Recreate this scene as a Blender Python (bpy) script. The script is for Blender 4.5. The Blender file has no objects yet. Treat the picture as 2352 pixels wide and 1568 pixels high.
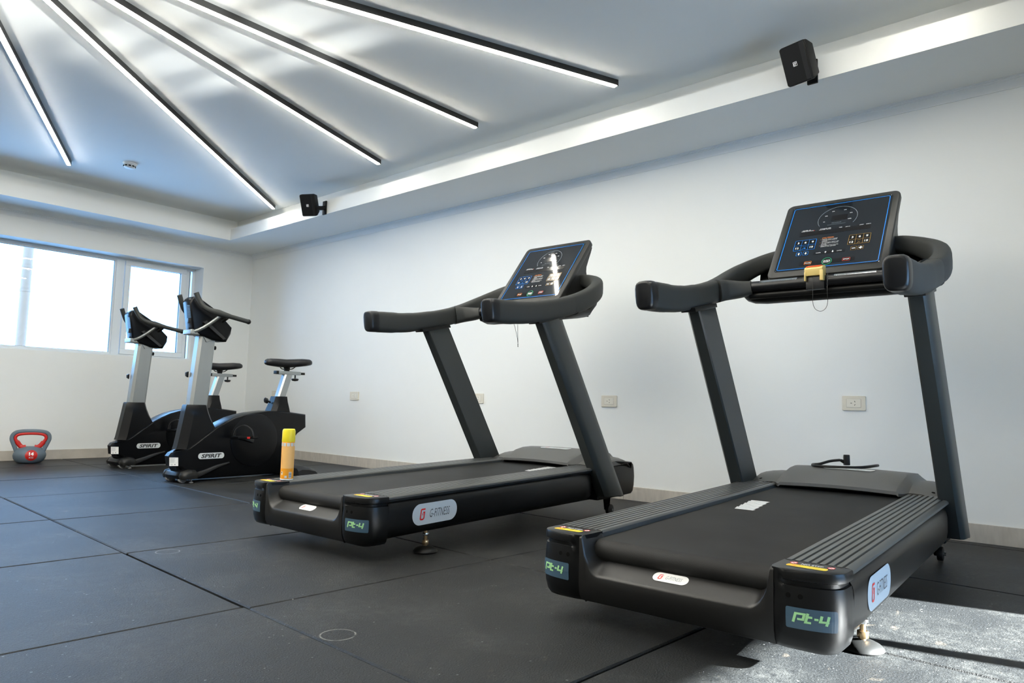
import bpy, bmesh, math, random
from mathutils import Vector, Matrix
random.seed(7)
PI = math.pi
SC = bpy.context.scene
COL = SC.collection

# ---------------------------------------------------------------- camera
CAM_H = 0.603
def _cam_axes(yaw, pitch, roll):
    f = Vector((math.cos(pitch)*math.cos(yaw), math.cos(pitch)*math.sin(yaw), math.sin(pitch)))
    r = Vector((math.sin(yaw), -math.cos(yaw), 0)); u = r.cross(f)
    c, s = math.cos(roll), math.sin(roll)
    return f, c*r + s*u, -s*r + c*u
_f, _r, _u = _cam_axes(math.radians(41.1624), math.radians(5.1915), math.radians(1.4069))
cd = bpy.data.cameras.new('camera'); cam = bpy.data.objects.new('camera', cd); COL.objects.link(cam)
cd.sensor_width = 36; cd.lens = 1628.2*36/2352; cd.clip_start = 0.02; cd.clip_end = 200
cam.matrix_world = Matrix(((_r.x, _u.x, -_f.x, 0), (_r.y, _u.y, -_f.y, 0), (_r.z, _u.z, -_f.z, CAM_H), (0, 0, 0, 1)))
SC.camera = cam

# ---------------------------------------------------------------- world, sun, exposure
SKY = (0.25, 0.54, 1.0); SKY_STRENGTH = 12.5
w = bpy.data.worlds.new('sky'); SC.world = w; w.use_nodes = True
bg = w.node_tree.nodes['Background']; bg.inputs[0].default_value = (*SKY, 1); bg.inputs[1].default_value = SKY_STRENGTH
def sun(name, az, el, energy, color, angle):
    l = bpy.data.lights.new(name, 'SUN'); l.energy = energy; l.color = color; l.angle = math.radians(angle)
    o = bpy.data.objects.new(name, l); COL.objects.link(o)
    a, e = math.radians(az), math.radians(el)
    to = Vector((math.cos(e)*math.cos(a), math.cos(e)*math.sin(a), math.sin(e)))
    o.rotation_euler = to.to_track_quat('Z', 'Y').to_euler(); o.location = (2.6, -6, 3)
    return o
sun('sun', -77.5, 19.0, 300.0, (1.0, 0.985, 0.96), 0.7)
# added second sun, stands in for sunlight reflected upward from outside
sun('upward_sun_stand_in', -78.8, -16.5, 9.5, (1.0, 0.97, 0.92), 1.6)
LED_POWER = 71.0; LED_COLOR = (1.0, 0.955, 0.845)
SC.view_settings.view_transform = 'Standard'; SC.view_settings.look = 'None'
SC.view_settings.exposure = 0.0; SC.view_settings.gamma = 1.0; SC.view_settings.use_curve_mapping = False
cy = SC.cycles
cy.max_bounces = 10; cy.diffuse_bounces = 6; cy.glossy_bounces = 4; cy.transparent_max_bounces = 12
cy.caustics_reflective = False; cy.caustics_refractive = False; cy.sample_clamp_indirect = 8
cy.use_denoising = True

# ---------------------------------------------------------------- materials
MATS = {}
def nodes_of(m):
    m.use_nodes = True
    return m.node_tree.nodes, m.node_tree.links
def mat(name, col, rough=0.5, metal=0.0, spec=0.5, noise=0.0, nscale=20.0, bump=0.0, bscale=200.0, emit=None, estr=0.0, coat=0.0, stretch=None, bdist=0.002):
    if name in MATS: return MATS[name]
    m = bpy.data.materials.new(name); N, L = nodes_of(m); p = N['Principled BSDF']
    p.inputs['Base Color'].default_value = (*col, 1); p.inputs['Roughness'].default_value = rough
    p.inputs['Metallic'].default_value = metal; p.inputs['Specular IOR Level'].default_value = spec
    if coat: p.inputs['Coat Weight'].default_value = coat; p.inputs['Coat Roughness'].default_value = 0.05
    if emit: p.inputs['Emission Color'].default_value = (*emit, 1); p.inputs['Emission Strength'].default_value = estr
    if noise or bump:
        tc = N.new('ShaderNodeTexCoord'); src = tc.outputs['Object']
        if stretch:
            mp = N.new('ShaderNodeMapping'); mp.inputs['Scale'].default_value = stretch
            L.new(src, mp.inputs['Vector']); src = mp.outputs['Vector']
    if noise:
        n = N.new('ShaderNodeTexNoise'); n.inputs['Scale'].default_value = nscale; n.inputs['Detail'].default_value = 5
        L.new(src, n.inputs['Vector'])
        r = N.new('ShaderNodeMapRange'); r.inputs['To Min'].default_value = 1-noise; r.inputs['To Max'].default_value = 1+noise
        L.new(n.outputs['Fac'], r.inputs['Value'])
        mx = N.new('ShaderNodeMix'); mx.data_type = 'RGBA'; mx.blend_type = 'MULTIPLY'; mx.inputs['Factor'].default_value = 1
        mx.inputs['A'].default_value = (*col, 1); L.new(r.outputs['Result'], mx.inputs['B'])
        L.new(mx.outputs['Result'], p.inputs['Base Color'])
    if bump:
        n2 = N.new('ShaderNodeTexNoise'); n2.inputs['Scale'].default_value = bscale; n2.inputs['Detail'].default_value = 3
        L.new(src, n2.inputs['Vector'])
        b = N.new('ShaderNodeBump'); b.inputs['Strength'].default_value = bump; b.inputs['Distance'].default_value = bdist
        L.new(n2.outputs['Fac'], b.inputs['Height']); L.new(b.outputs['Normal'], p.inputs['Normal'])
    MATS[name] = m
    return m
WALL = mat('wall_paint', (0.80, 0.815, 0.80), 0.85, noise=0.02, nscale=3, bump=0.15, bscale=60)
DIMW = mat('bounce_dimming_grey', (0.38, 0.385, 0.38), 0.8, noise=0.03, nscale=3)  # grey picked for the unseen left wall to dim its bounced light
CEIL = mat('ceiling_paint', (0.80, 0.81, 0.79), 0.9, noise=0.015, nscale=2, bump=0.1, bscale=50)
TRIM = mat('trim_paint', (0.86, 0.87, 0.86), 0.7, noise=0.01, nscale=5)
BASE = mat('porcelain_skirting', (0.52, 0.48, 0.42), 0.35, noise=0.22, nscale=9, stretch=(1, 5, 1))
GROUT = mat('joint_grout', (0.25, 0.23, 0.21), 0.9)
SLAB = mat('floor_slab', (0.010, 0.011, 0.011), 0.95)
PVC = mat('window_pvc', (0.74, 0.78, 0.80), 0.35)
GASKET = mat('window_gasket', (0.12, 0.14, 0.16), 0.6)
BLACK = mat('black_plastic', (0.006, 0.0064, 0.0064), 0.42, spec=0.35, bump=0.12, bscale=700, bdist=0.0006)
SATIN = mat('black_satin_panel', (0.005, 0.0055, 0.006), 0.32, spec=0.28, bump=0.08, bscale=500, bdist=0.0006)
POSTM = mat('charcoal_steel', (0.032, 0.037, 0.036), 0.38, bump=0.06, bscale=600, bdist=0.0005)
FOAM = mat('soft_grip_rubber', (0.026, 0.029, 0.028), 0.62, bump=0.2, bscale=900, bdist=0.0006)
GLOSSB = mat('glossy_black', (0.006, 0.007, 0.009), 0.34)
DARK = mat('black_and_hole_shade', (0.003, 0.003, 0.003), 0.9, spec=0.1)  # near-black of hidden parts; on flat holes and slots it paints their shade
RAIL = mat('side_rail_rubber', (0.066, 0.068, 0.065), 0.38, bump=0.15, bscale=900, bdist=0.0005)
HOOD = mat('hood_plastic', (0.11, 0.112, 0.11), 0.5, bump=0.2, bscale=900, bdist=0.0006)
SLOPE = mat('rear_cover_plastic', (0.011, 0.011, 0.011), 0.36, spec=0.4, bump=0.2, bscale=900, bdist=0.0006)
SCREEN = mat('console_overlay', (0.012, 0.015, 0.020), 0.05, spec=0.6)
BEZEL = mat('console_bezel', (0.022, 0.023, 0.022), 0.42, bump=0.1, bscale=700, bdist=0.0005)
KEYB = mat('key_black', (0.004, 0.004, 0.005), 0.15)
P_BLUE = mat('print_blue', (0.0, 0.22, 0.75), 0.3)
P_WHITE = mat('print_white', (0.85, 0.86, 0.86), 0.4)
P_GREY = mat('print_grey', (0.16, 0.20, 0.23), 0.4)
P_GOLD = mat('print_gold', (0.30, 0.17, 0.02), 0.4)
P_ORANGE = mat('print_orange', (0.85, 0.22, 0.01), 0.4)
P_GREEN = mat('print_green', (0.0, 0.38, 0.16), 0.4)
P_RED = mat('print_red', (0.60, 0.03, 0.015), 0.4)
P_DISP = mat('print_display', (0.007, 0.006, 0.006), 0.1)
STEEL = mat('chrome_steel', (0.62, 0.63, 0.64), 0.22, metal=1)
BRASS = mat('brass_plated', (0.62, 0.44, 0.25), 0.28, metal=1)
SILVER = mat('silver_sticker', (0.62, 0.66, 0.68), 0.35)
WHITE_ST = mat('white_sticker', (0.82, 0.82, 0.81), 0.4)
SLATE = mat('slate_sticker', (0.055, 0.105, 0.155), 0.3)
LIME = mat('lime_lettering', (0.38, 0.72, 0.34), 0.45)
REDINK = mat('red_ink', (0.75, 0.015, 0.012), 0.45)
BLACKINK = mat('black_ink', (0.02, 0.022, 0.025), 0.5)
YELLOW = mat('yellow_sticker', (0.80, 0.62, 0.03), 0.45)
KEYYEL = mat('yellow_key_plastic', (0.83, 0.62, 0.22), 0.4)
KEYORG = mat('orange_key_plastic', (0.85, 0.10, 0.01), 0.4)
ALU = mat('brushed_aluminium', (0.34, 0.36, 0.36), 0.38, metal=0.75, noise=0.05, nscale=30, stretch=(1, 1, 0.1))
IVORY = mat('ivory_plastic', (0.70, 0.66, 0.56), 0.4)
IVORY2 = mat('ivory_module', (0.74, 0.71, 0.62), 0.4)
GREYV = mat('grey_vinyl', (0.12, 0.16, 0.20), 0.5, bump=0.1, bscale=300)
REDV = mat('red_vinyl', (0.55, 0.012, 0.008), 0.42)
BIKEB = mat('bike_black_shell', (0.0025, 0.003, 0.004), 0.3, spec=0.25, bump=0.05, bscale=600, bdist=0.0005)
BIKEG = mat('bike_grey_insert', (0.014, 0.015, 0.017), 0.45)
LEATHER = mat('black_saddle', (0.010, 0.010, 0.012), 0.38, bump=0.15, bscale=300)
CANY = mat('can_cap_yellow', (0.80, 0.66, 0.02), 0.4)
CANO = mat('can_orange', (0.86, 0.36, 0.02), 0.35)
CANP = mat('can_peach_print', (0.86, 0.50, 0.17), 0.4, noise=0.05, nscale=300)
WHEEL = mat('grey_wheel', (0.35, 0.36, 0.37), 0.5)
LEDH = mat('led_housing', (0.010, 0.010, 0.010), 0.45)
LEDE = mat('led_diffuser', (0.9, 0.9, 0.9), 0.6, emit=LED_COLOR, estr=LED_POWER)
SPK = mat('speaker_black', (0.004, 0.004, 0.004), 0.5, spec=0.2, bump=0.3, bscale=900, bdist=0.0006)
DETW = mat('detector_white', (0.72, 0.75, 0.76), 0.5)
POLEM = mat('outdoor_pole_paint', (0.27, 0.135, 0.073), 0.6)

def glass_mat():
    m = bpy.data.materials.new('window_glass'); N, L = nodes_of(m); N.remove(N['Principled BSDF'])
    t = N.new('ShaderNodeBsdfTransparent'); t.inputs[0].default_value = (0.95, 0.975, 0.98, 1)
    g = N.new('ShaderNodeBsdfGlossy'); g.inputs['Roughness'].default_value = 0.02
    fr = N.new('ShaderNodeFresnel'); fr.inputs['IOR'].default_value = 1.4
    mx = N.new('ShaderNodeMixShader'); L.new(fr.outputs[0], mx.inputs[0]); L.new(t.outputs[0], mx.inputs[1]); L.new(g.outputs[0], mx.inputs[2])
    L.new(mx.outputs[0], N['Material Output'].inputs[0]); return m
GLASS = glass_mat()

def rubber_mat():
    """Recycled rubber mat: dark granules, pale flecks, dusty scuffs and two ring stains."""
    m = bpy.data.materials.new('rubber_mat'); N, L = nodes_of(m); p = N['Principled BSDF']
    g = N.new('ShaderNodeNewGeometry'); P = g.outputs['Position']
    def noise(s, d=4, r=0.55, dist=0.0, scale=None):
        n = N.new('ShaderNodeTexNoise'); n.inputs['Scale'].default_value = s; n.inputs['Detail'].default_value = d
        n.inputs['Roughness'].default_value = r; n.inputs['Distortion'].default_value = dist
        v = P
        if scale:
            mp = N.new('ShaderNodeMapping'); mp.inputs['Scale'].default_value = scale; L.new(P, mp.inputs['Vector']); v = mp.outputs['Vector']
        L.new(v, n.inputs['Vector']); return n.outputs['Fac']
    def rng(v, a, b, c=0.0, d=1.0):
        r = N.new('ShaderNodeMapRange'); r.inputs['From Min'].default_value = a; r.inputs['From Max'].default_value = b
        r.inputs['To Min'].default_value = c; r.inputs['To Max'].default_value = d; L.new(v, r.inputs['Value']); return r.outputs['Result']
    def mth(op, a, b=None):
        n = N.new('ShaderNodeMath'); n.operation = op
        for i, x in enumerate((a, b)):
            if x is None: continue
            if isinstance(x, (int, float)): n.inputs[i].default_value = x
            else: L.new(x, n.inputs[i])
        return n.outputs[0]
    def mixc(f, a, b):
        n = N.new('ShaderNodeMix'); n.data_type = 'RGBA'
        if isinstance(f, (int, float)): n.inputs['Factor'].default_value = f
        else: L.new(f, n.inputs['Factor'])
        for k, x in (('A', a), ('B', b)):
            if isinstance(x, tuple): n.inputs[k].default_value = (*x, 1)
            else: L.new(x, n.inputs[k])
        return n.outputs['Result']
    gran = noise(420, 3, 0.7)
    col = mixc(rng(gran, 0.38, 0.68), (0.004, 0.0046, 0.0052), (0.018, 0.020, 0.0215))
    dust = mth('MULTIPLY', rng(noise(2.6, 6, 0.62, 0.6), 0.44, 0.68), rng(noise(38, 4, 0.7), 0.36, 0.70))
    col = mixc(mth('MULTIPLY', dust, 0.8), col, (0.060, 0.062, 0.060))
    tan = mth('MULTIPLY', rng(noise(5.2, 5, 0.6, 1.2, (1.0, 2.2, 1)), 0.645, 0.74), rng(noise(60, 3, 0.7), 0.34, 0.66))
    col = mixc(mth('MULTIPLY', tan, 0.60), col, (0.16, 0.135, 0.105))
    rings = None
    for (cx, cy_, rr) in RINGS:
        d = N.new('ShaderNodeVectorMath'); d.operation = 'DISTANCE'; L.new(P, d.inputs[0]); d.inputs[1].default_value = (cx, cy_, 0)
        band = rng(mth('ABSOLUTE', mth('SUBTRACT', d.outputs['Value'], rr)), 0.0, 0.0035, 1.0, 0.0)
        rings = band if rings is None else mth('MAXIMUM', rings, band)
    col = mixc(mth('MULTIPLY', mth('MULTIPLY', rings, rng(noise(30, 3), 0.30, 0.55)), 0.75), col, (0.33, 0.33, 0.31))
    vor = N.new('ShaderNodeTexVoronoi'); vor.inputs['Scale'].default_value = 34; L.new(P, vor.inputs['Vector'])
    fleck = mth('MULTIPLY', mth('LESS_THAN', vor.outputs['Distance'], 0.10), mth('GREATER_THAN', noise(15, 2), 0.56))
    vor2 = N.new('ShaderNodeTexVoronoi'); vor2.inputs['Scale'].default_value = 120; L.new(P, vor2.inputs['Vector'])
    fl2 = mth('MULTIPLY', mth('LESS_THAN', vor2.outputs['Distance'], 0.13), mth('GREATER_THAN', noise(28, 2), 0.57))
    col = mixc(mth('MULTIPLY', mth('MAXIMUM', fleck, fl2), 0.7), col, (0.22, 0.23, 0.225))
    L.new(col, p.inputs['Base Color'])
    p.inputs['Roughness'].default_value = 0.42; p.inputs['Specular IOR Level'].default_value = 0.25
    b = N.new('ShaderNodeBump'); b.inputs['Strength'].default_value = 0.75; b.inputs['Distance'].default_value = 0.005
    L.new(noise(180, 4, 0.75), b.inputs['Height']); L.new(b.outputs['Normal'], p.inputs['Normal'])
    return m
RINGS = ((1.149, 1.581, 0.045), (1.272, 2.885, 0.043))
RUBBER = rubber_mat()

def belt_mat():
    m = bpy.data.materials.new('running_belt'); N, L = nodes_of(m); p = N['Principled BSDF']
    tc = N.new('ShaderNodeTexCoord')
    n = N.new('ShaderNodeTexNoise'); n.inputs['Scale'].default_value = 4; n.inputs['Detail'].default_value = 6; L.new(tc.outputs['Object'], n.inputs['Vector'])
    r = N.new('ShaderNodeValToRGB'); r.color_ramp.elements[0].color = (0.007, 0.007, 0.007, 1); r.color_ramp.elements[1].color = (0.016, 0.0165, 0.016, 1)
    r.color_ramp.elements[0].position = 0.4; r.color_ramp.elements[1].position = 0.75
    L.new(n.outputs['Fac'], r.inputs[0]); L.new(r.outputs[0], p.inputs['Base Color'])
    p.inputs['Roughness'].default_value = 0.65; p.inputs['Specular IOR Level'].default_value = 0.3
    v = N.new('ShaderNodeTexVoronoi'); v.inputs['Scale'].default_value = 430; L.new(tc.outputs['Object'], v.inputs['Vector'])
    b = N.new('ShaderNodeBump'); b.inputs['Strength'].default_value = 0.22; b.inputs['Distance'].default_value = 0.0008
    L.new(v.outputs['Distance'], b.inputs['Height']); L.new(b.outputs['Normal'], p.inputs['Normal'])
    return m
BELT = belt_mat()

# ---------------------------------------------------------------- geometry helpers
class G:
    """Collects vertices and faces; obj() turns them into ONE mesh object."""
    def __init__(s): s.v = []; s.f = []
    def add(s, vs, fs):
        k = len(s.v); s.v += [tuple(p) for p in vs]; s.f += [tuple(i+k for i in f) for f in fs]; return s
    def box(s, x0, x1, y0, y1, z0, z1):
        return s.add([(x, y, z) for z in (z0, z1) for y in (y0, y1) for x in (x0, x1)],
                     [(0, 2, 3, 1), (4, 5, 7, 6), (0, 1, 5, 4), (2, 6, 7, 3), (0, 4, 6, 2), (1, 3, 7, 5)])
    def loft(s, secs, closed=True, caps=True, loop=False):
        n = len(secs[0]); k = len(s.v); fs = []
        for sec in secs: s.v += [tuple(p) for p in sec]
        m = len(secs)
        for i in range(m if loop else m-1):
            a, b = k+i*n, k+((i+1) % m)*n
            for j in range(n if closed else n-1):
                jj = (j+1) % n
                fs.append((a+j, a+jj, b+jj, b+j))
        if caps and not loop:
            fs.append(tuple(k+j for j in reversed(range(n)))); fs.append(tuple(k+(m-1)*n+j for j in range(n)))
        s.f += fs; return s
    def prism_y(s, prof, y0, y1):            # profile (x, z) pushed along y
        return s.loft([[(x, y0, z) for x, z in prof], [(x, y1, z) for x, z in prof]])
    def prism_x(s, prof, x0, x1):
        return s.loft([[(x0, y, z) for y, z in prof], [(x1, y, z) for y, z in prof]])
    def prism_z(s, prof, z0, z1):
        return s.loft([[(x, y, z0) for x, y in prof], [(x, y, z1) for x, y in prof]])
    def cyl(s, p0, p1, r0, r1=None, n=16):
        p0, p1 = Vector(p0), Vector(p1); r1 = r0 if r1 is None else r1
        d = (p1-p0).normalized(); a = d.orthogonal().normalized(); b = d.cross(a)
        return s.loft([[p+ (a*math.cos(2*PI*i/n)+b*math.sin(2*PI*i/n))*r for i in range(n)] for p, r in ((p0, r0), (p1, r1))])
    def lathe(s, prof, c=(0, 0, 0), n=24):   # profile (r, z)
        return s.loft([[(c[0]+r*math.cos(2*PI*i/n), c[1]+r*math.sin(2*PI*i/n), c[2]+z) for i in range(n)] for r, z in prof])
    def tube(s, path, r, n=10, loop=False):
        return s.sweep(path, [(math.cos(2*PI*i/n), math.sin(2*PI*i/n)) for i in range(n)], [(q, q) for q in (r if isinstance(r, (list, tuple)) else [r]*len(path))], loop=loop)
    def sweep(s, path, sec, sizes, up=(0, 0, 1), loop=False):
        P = [Vector(p) for p in path]; m = len(P); secs = []
        for i in range(m):
            a = P[(i-1) % m] if (loop or i) else P[i]; b = P[(i+1) % m] if (loop or i < m-1) else P[i]
            t = (b-a).normalized(); u = Vector(up)
            sd = t.cross(u)
            if sd.length < 1e-4: sd = t.cross(Vector((1, 0, 0)))
            sd.normalize(); uu = sd.cross(t)
            secs.append([P[i]+sd*(x*sizes[i][0])+uu*(y*sizes[i][1]) for x, y in sec])
        return s.loft(secs, loop=loop)
    def mapped(s, fn):
        s.v = [tuple(fn(*p)) for p in s.v]; return s
    def mirror_y(s):
        g = G(); g.v = [(x, -y, z) for x, y, z in s.v]; g.f = [tuple(reversed(f)) for f in s.f]; return g
    def mesh(s, name, bevel=0.0, segs=2, smooth=35, bang=30):
        me = bpy.data.meshes.new(name); me.from_pydata(s.v, [], s.f); me.update()
        bm = bmesh.new(); bm.from_mesh(me)
        bmesh.ops.recalc_face_normals(bm, faces=bm.faces)
        if bevel:
            bm.normal_update()
            es = [e for e in bm.edges if len(e.link_faces) == 2 and e.calc_face_angle(0) > math.radians(bang)]
            bmesh.ops.bevel(bm, geom=es, offset=bevel, segments=segs, affect='EDGES', clamp_overlap=True, profile=0.6)
        bm.to_mesh(me); bm.free()
        if smooth:
            for p in me.polygons: p.use_smooth = True
            me.set_sharp_from_angle(angle=math.radians(smooth))
        return me
CACHE = {}
def obj(name, g, m, parent=None, bevel=0.0, segs=2, smooth=35, bang=30, key=None):
    if key and key in CACHE: me = CACHE[key]
    else:
        if callable(g): g = g()
        me = g.mesh(name, bevel, segs, smooth, bang); me.materials.append(m)
        if key: CACHE[key] = me
    o = bpy.data.objects.new(name, me); COL.objects.link(o)
    if parent: o.parent = parent
    return o
def thing(name, label, cat, loc=(0, 0, 0), rz=0.0, group=None):
    o = bpy.data.objects.new(name, None); COL.objects.link(o); o.empty_display_size = 0.1
    o.location = loc; o.rotation_euler = (0, 0, rz); o['label'] = label; o['category'] = cat
    if group: o['group'] = group
    return o
def tag(o, label, cat, group=None):
    o['label'] = label; o['category'] = cat
    if group: o['group'] = group
    return o
def struct(o): o['kind'] = 'structure'; return o
def rrect(w, h, r, n=5, cx=0, cy=0):
    pts = []
    for sx, sy, a0 in ((1, 1, 0), (-1, 1, 90), (-1, -1, 180), (1, -1, 270)):
        for i in range(n+1):
            a = math.radians(a0+90*i/n); pts.append((cx+sx*(w/2-r)+r*math.cos(a), cy+sy*(h/2-r)+r*math.sin(a)))
    return pts
def circ(r, n=20, cx=0, cy=0, ry=None): return [(cx+r*math.cos(2*PI*i/n), cy+(ry or r)*math.sin(2*PI*i/n)) for i in range(n)]
def flat(polys):
    g = G()
    for p in polys: g.add([(x, y, 0) for x, y in p], [tuple(range(len(p)))])
    return g
def frame2(w, h, r, t, cx=0, cy=0, n=5):
    a = rrect(w, h, r, n, cx, cy); b = rrect(w-2*t, h-2*t, max(r-t, 0.0004), n, cx, cy); g = G(); k = len(a)
    return g.add([(x, y, 0) for x, y in a+b], [(i, (i+1) % k, k+(i+1) % k, k+i) for i in range(k)])
def arc2(cx, cy, rx, ry, a0, a1, t, n=28, full=False):
    g = G(); m = n if full else n+1
    ang = [math.radians(a0+(a1-a0)*i/n) for i in range(m)]
    vs = [(cx+rx*math.cos(a), cy+ry*math.sin(a), 0) for a in ang]+[(cx+(rx-t)*math.cos(a), cy+(ry-t)*math.sin(a), 0) for a in ang]
    return g.add(vs, [(i, (i+1) % m, m+(i+1) % m, m+i) for i in range(m if full else m-1)])
def stroke(pts, t):
    """A flat polyline of width t."""
    g = G(); P = [Vector(p) for p in pts]; l = []; r = []
    for i, p in enumerate(P):
        d1 = (P[i]-P[i-1]).normalized() if i else None; d2 = (P[i+1]-P[i]).normalized() if i < len(P)-1 else None
        d = ((d1 or d2)+(d2 or d1)).normalized(); n = Vector((-d.y, d.x)); k = 1.0
        if d1 and d2: k = 1/max(0.5, d.dot(d2))
        l.append(p+n*t/2*k); r.append(p-n*t/2*k)
    m = len(P)
    return g.add([(q.x, q.y, 0) for q in l+r], [(i, m+i, m+i+1, i+1) for i in range(m-1)])
TXT = {}
def text(s, size, cx=0, cy=0, sx=1.0, shear=0.0, bold=0.0, align='CENTER'):
    """Lettering as flat geometry centred on (cx, cy); size is the cap height."""
    k = (s, bold)
    if k not in TXT:
        c = bpy.data.curves.new('t', 'FONT'); c.body = s; c.size = 1.0; c.offset = bold; c.resolution_u = 2
        o = bpy.data.objects.new('t', c); COL.objects.link(o)
        dg = bpy.context.evaluated_depsgraph_get(); me = bpy.data.meshes.new_from_object(o.evaluated_get(dg))
        vs = [tuple(v.co) for v in me.vertices]; fs = [tuple(p.vertices) for p in me.polygons]
        bpy.data.objects.remove(o); bpy.data.curves.remove(c); bpy.data.meshes.remove(me)
        TXT[k] = (vs, fs)
    vs, fs = TXT[k]; g = G()
    if not vs: return g
    x0 = min(v[0] for v in vs); x1 = max(v[0] for v in vs); q = size/0.70
    off = {'CENTER': (x0+x1)/2, 'LEFT': x0, 'RIGHT': x1}[align]
    return g.add([(cx+((v[0]-off)*sx+shear*(v[1]-0.35))*q, cy+(v[1]-0.35)*q, 0) for v in vs], fs)
def join(*gs):
    g = G()
    for q in gs: g.add(q.v, q.f)
    return g
def spline(pts, n=6):
    P = [Vector(p) for p in pts]; out = []
    for i in range(len(P)-1):
        p0 = P[i-1] if i else P[i]*2-P[i+1]; p1, p2 = P[i], P[i+1]; p3 = P[i+2] if i+2 < len(P) else P[i+1]*2-P[i]
        for k in range(n):
            t = k/n
            out.append(0.5*((2*p1)+(p2-p0)*t+(2*p0-5*p1+4*p2-p3)*t*t+(3*p1-p0-3*p2+p3)*t**3))
    out.append(P[-1]); return [tuple(p) for p in out]
RR = [(math.copysign(abs(math.cos(a))**0.55, math.cos(a)), math.copysign(abs(math.sin(a))**0.55, math.sin(a))) for a in [2*PI*i/20 for i in range(20)]]

# ================================================================ THE ROOM
XR, YF, XL, YN = 4.152, 7.6825, -3.352, -1.0825       # right, far, left and near wall faces
ZS, ZL, ZC = 2.277, 2.397, 2.528                      # soffit underside, lip top, ceiling
T = 0.25
# floor slab with separate rubber mats
floor = struct(obj('floor', G().box(XL-T, XR+T, YN-T, YF+T, -0.25, -0.018), SLAB, smooth=0))
def clip(poly, axis, val, keep_less):
    out = []
    for i in range(len(poly)):
        a, b = poly[i], poly[(i+1) % len(poly)]
        ia = (a[axis] <= val) == keep_less; ib = (b[axis] <= val) == keep_less
        if ia: out.append(a)
        if ia != ib:
            t = (val-a[axis])/(b[axis]-a[axis]); out.append((a[0]+(b[0]-a[0])*t, a[1]+(b[1]-a[1])*t))
    return out
TH = math.radians(-2.2443); OX, OY = 1.1071, 1.9630
ux, uy = math.cos(TH), math.sin(TH)
def shrink(poly, d):
    n = len(poly); c = (sum(p[0] for p in poly)/n, sum(p[1] for p in poly)/n); res = []
    for x, y in poly:
        v = Vector((c[0]-x, c[1]-y)); v.normalize(); res.append((x+v.x*d*1.414, y+v.y*d*1.414))
    return res
rnd = random.Random(3)
for i in range(-6, 5):
    for j in range(-5, 8):
        gp = 0.0035
        jx, jy, dz = rnd.uniform(-.003, .003), rnd.uniform(-.003, .003), rnd.uniform(-.0015, .0)
        if i < 0: jy += 0.016       # the left column of mats is laid slightly out of step
        q = [(i+gp, j+gp), (i+1-gp, j+gp), (i+1-gp, j+1-gp), (i+gp, j+1-gp)]
        poly = [(OX+a*ux-b*uy+jx, OY+a*uy+b*ux+jy) for a, b in q]
        for ax, val, less in ((0, XR-0.004, True), (0, XL+0.004, False), (1, YF-0.004, True), (1, YN+0.004, False)):
            poly = clip(poly, ax, val, less)
            if len(poly) < 3: break
        if len(poly) < 3: continue
        g = G().loft([[(x, y, -0.018+dz) for x, y in poly], [(x, y, -0.004+dz) for x, y in poly], [(x, y, dz) for x, y in shrink(poly, 0.004)]])
        obj('tile', g, RUBBER, floor, smooth=0)

# walls
def wall_with_hole(name, axis, face, outer, a0, a1, hole):
    """Wall slab between `face` and `outer`; hole = (lo, hi, z0, z1) along the wall."""
    lo, hi, z0, z1 = hole; g = G(); p, q = sorted((face, outer)); ZT = 2.75
    for (s, e, b, t) in ((a0, lo, -0.2, ZT), (hi, a1, -0.2, ZT), (lo, hi, -0.2, z0), (lo, hi, z1, ZT)):
        if t-b < 0.001: continue
        g.box(s, e, p, q, b, t) if axis == 'y' else g.box(p, q, s, e, b, t)
    return struct(obj(name, g, WALL, smooth=0))
struct(obj('wall_right', G().box(XR, XR+T, YN-T, YF+T, -0.2, 2.75), WALL, smooth=0))
struct(obj('wall_left', G().box(XL-T, XL, YN-T, YF+T, -0.2, 2.75), DIMW, smooth=0))
WX0, WX1, WZ0, WZ1 = 0.55, 3.575, 1.012, 2.041
wall_with_hole('wall_far', 'y', YF, YF+0.36, XL-T, XR+T, (WX0, WX1, WZ0, WZ1))
DX0, DX1, DZ0, DZ1 = 1.45, 3.13, 0.02, 2.05
wall_with_hole('wall_near', 'y', YN-T, YN, XL-T, XR+T, (DX0, DX1, DZ0, DZ1))
# ceiling and dropped soffit with its recessed upper step
struct(obj('ceiling', G().box(XL-T, XR+T, YN-T, YF+T, ZC, ZC+0.25), CEIL, smooth=0))
def rect(x0, x1, y0, y1, z): return [(x0, y0, z), (x1, y0, z), (x1, y1, z), (x0, y1, z)]
ring = G().loft([rect(XL-.02, XR+.02, YN-.02, YF+.02, ZS), rect(-2.78, 3.58, -.53, 7.13, ZS), rect(-2.78, 3.58, -.53, 7.13, ZL),
                 rect(-2.927, 3.727, -.677, 7.277, ZL), rect(-2.927, 3.727, -.677, 7.277, ZC+.02), rect(XL-.02, XR+.02, YN-.02, YF+.02, ZC+.02)], caps=False, loop=True)
struct(obj('trim_1', ring, CEIL, smooth=0))
# crown moulding, swept per wall
CR = [(0, -.0506), (.006, -.0506), (.006, -.047), (.012, -.043), (.016, -.034), (.025, -.024), (.034, -.0185), (.034, -.014), (.039, -.013), (.039, -.007), (.046, -.006), (.046, .002), (0, .002)]
struct(obj('trim_2', G().loft([[(XR-d, y, ZS+h) for d, h in CR] for y in (YN, YF)]), TRIM, smooth=50))
struct(obj('trim_3', G().loft([[(x, YF-d, ZS+h) for d, h in CR] for x in (XL, XR)]), TRIM, smooth=50))
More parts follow.
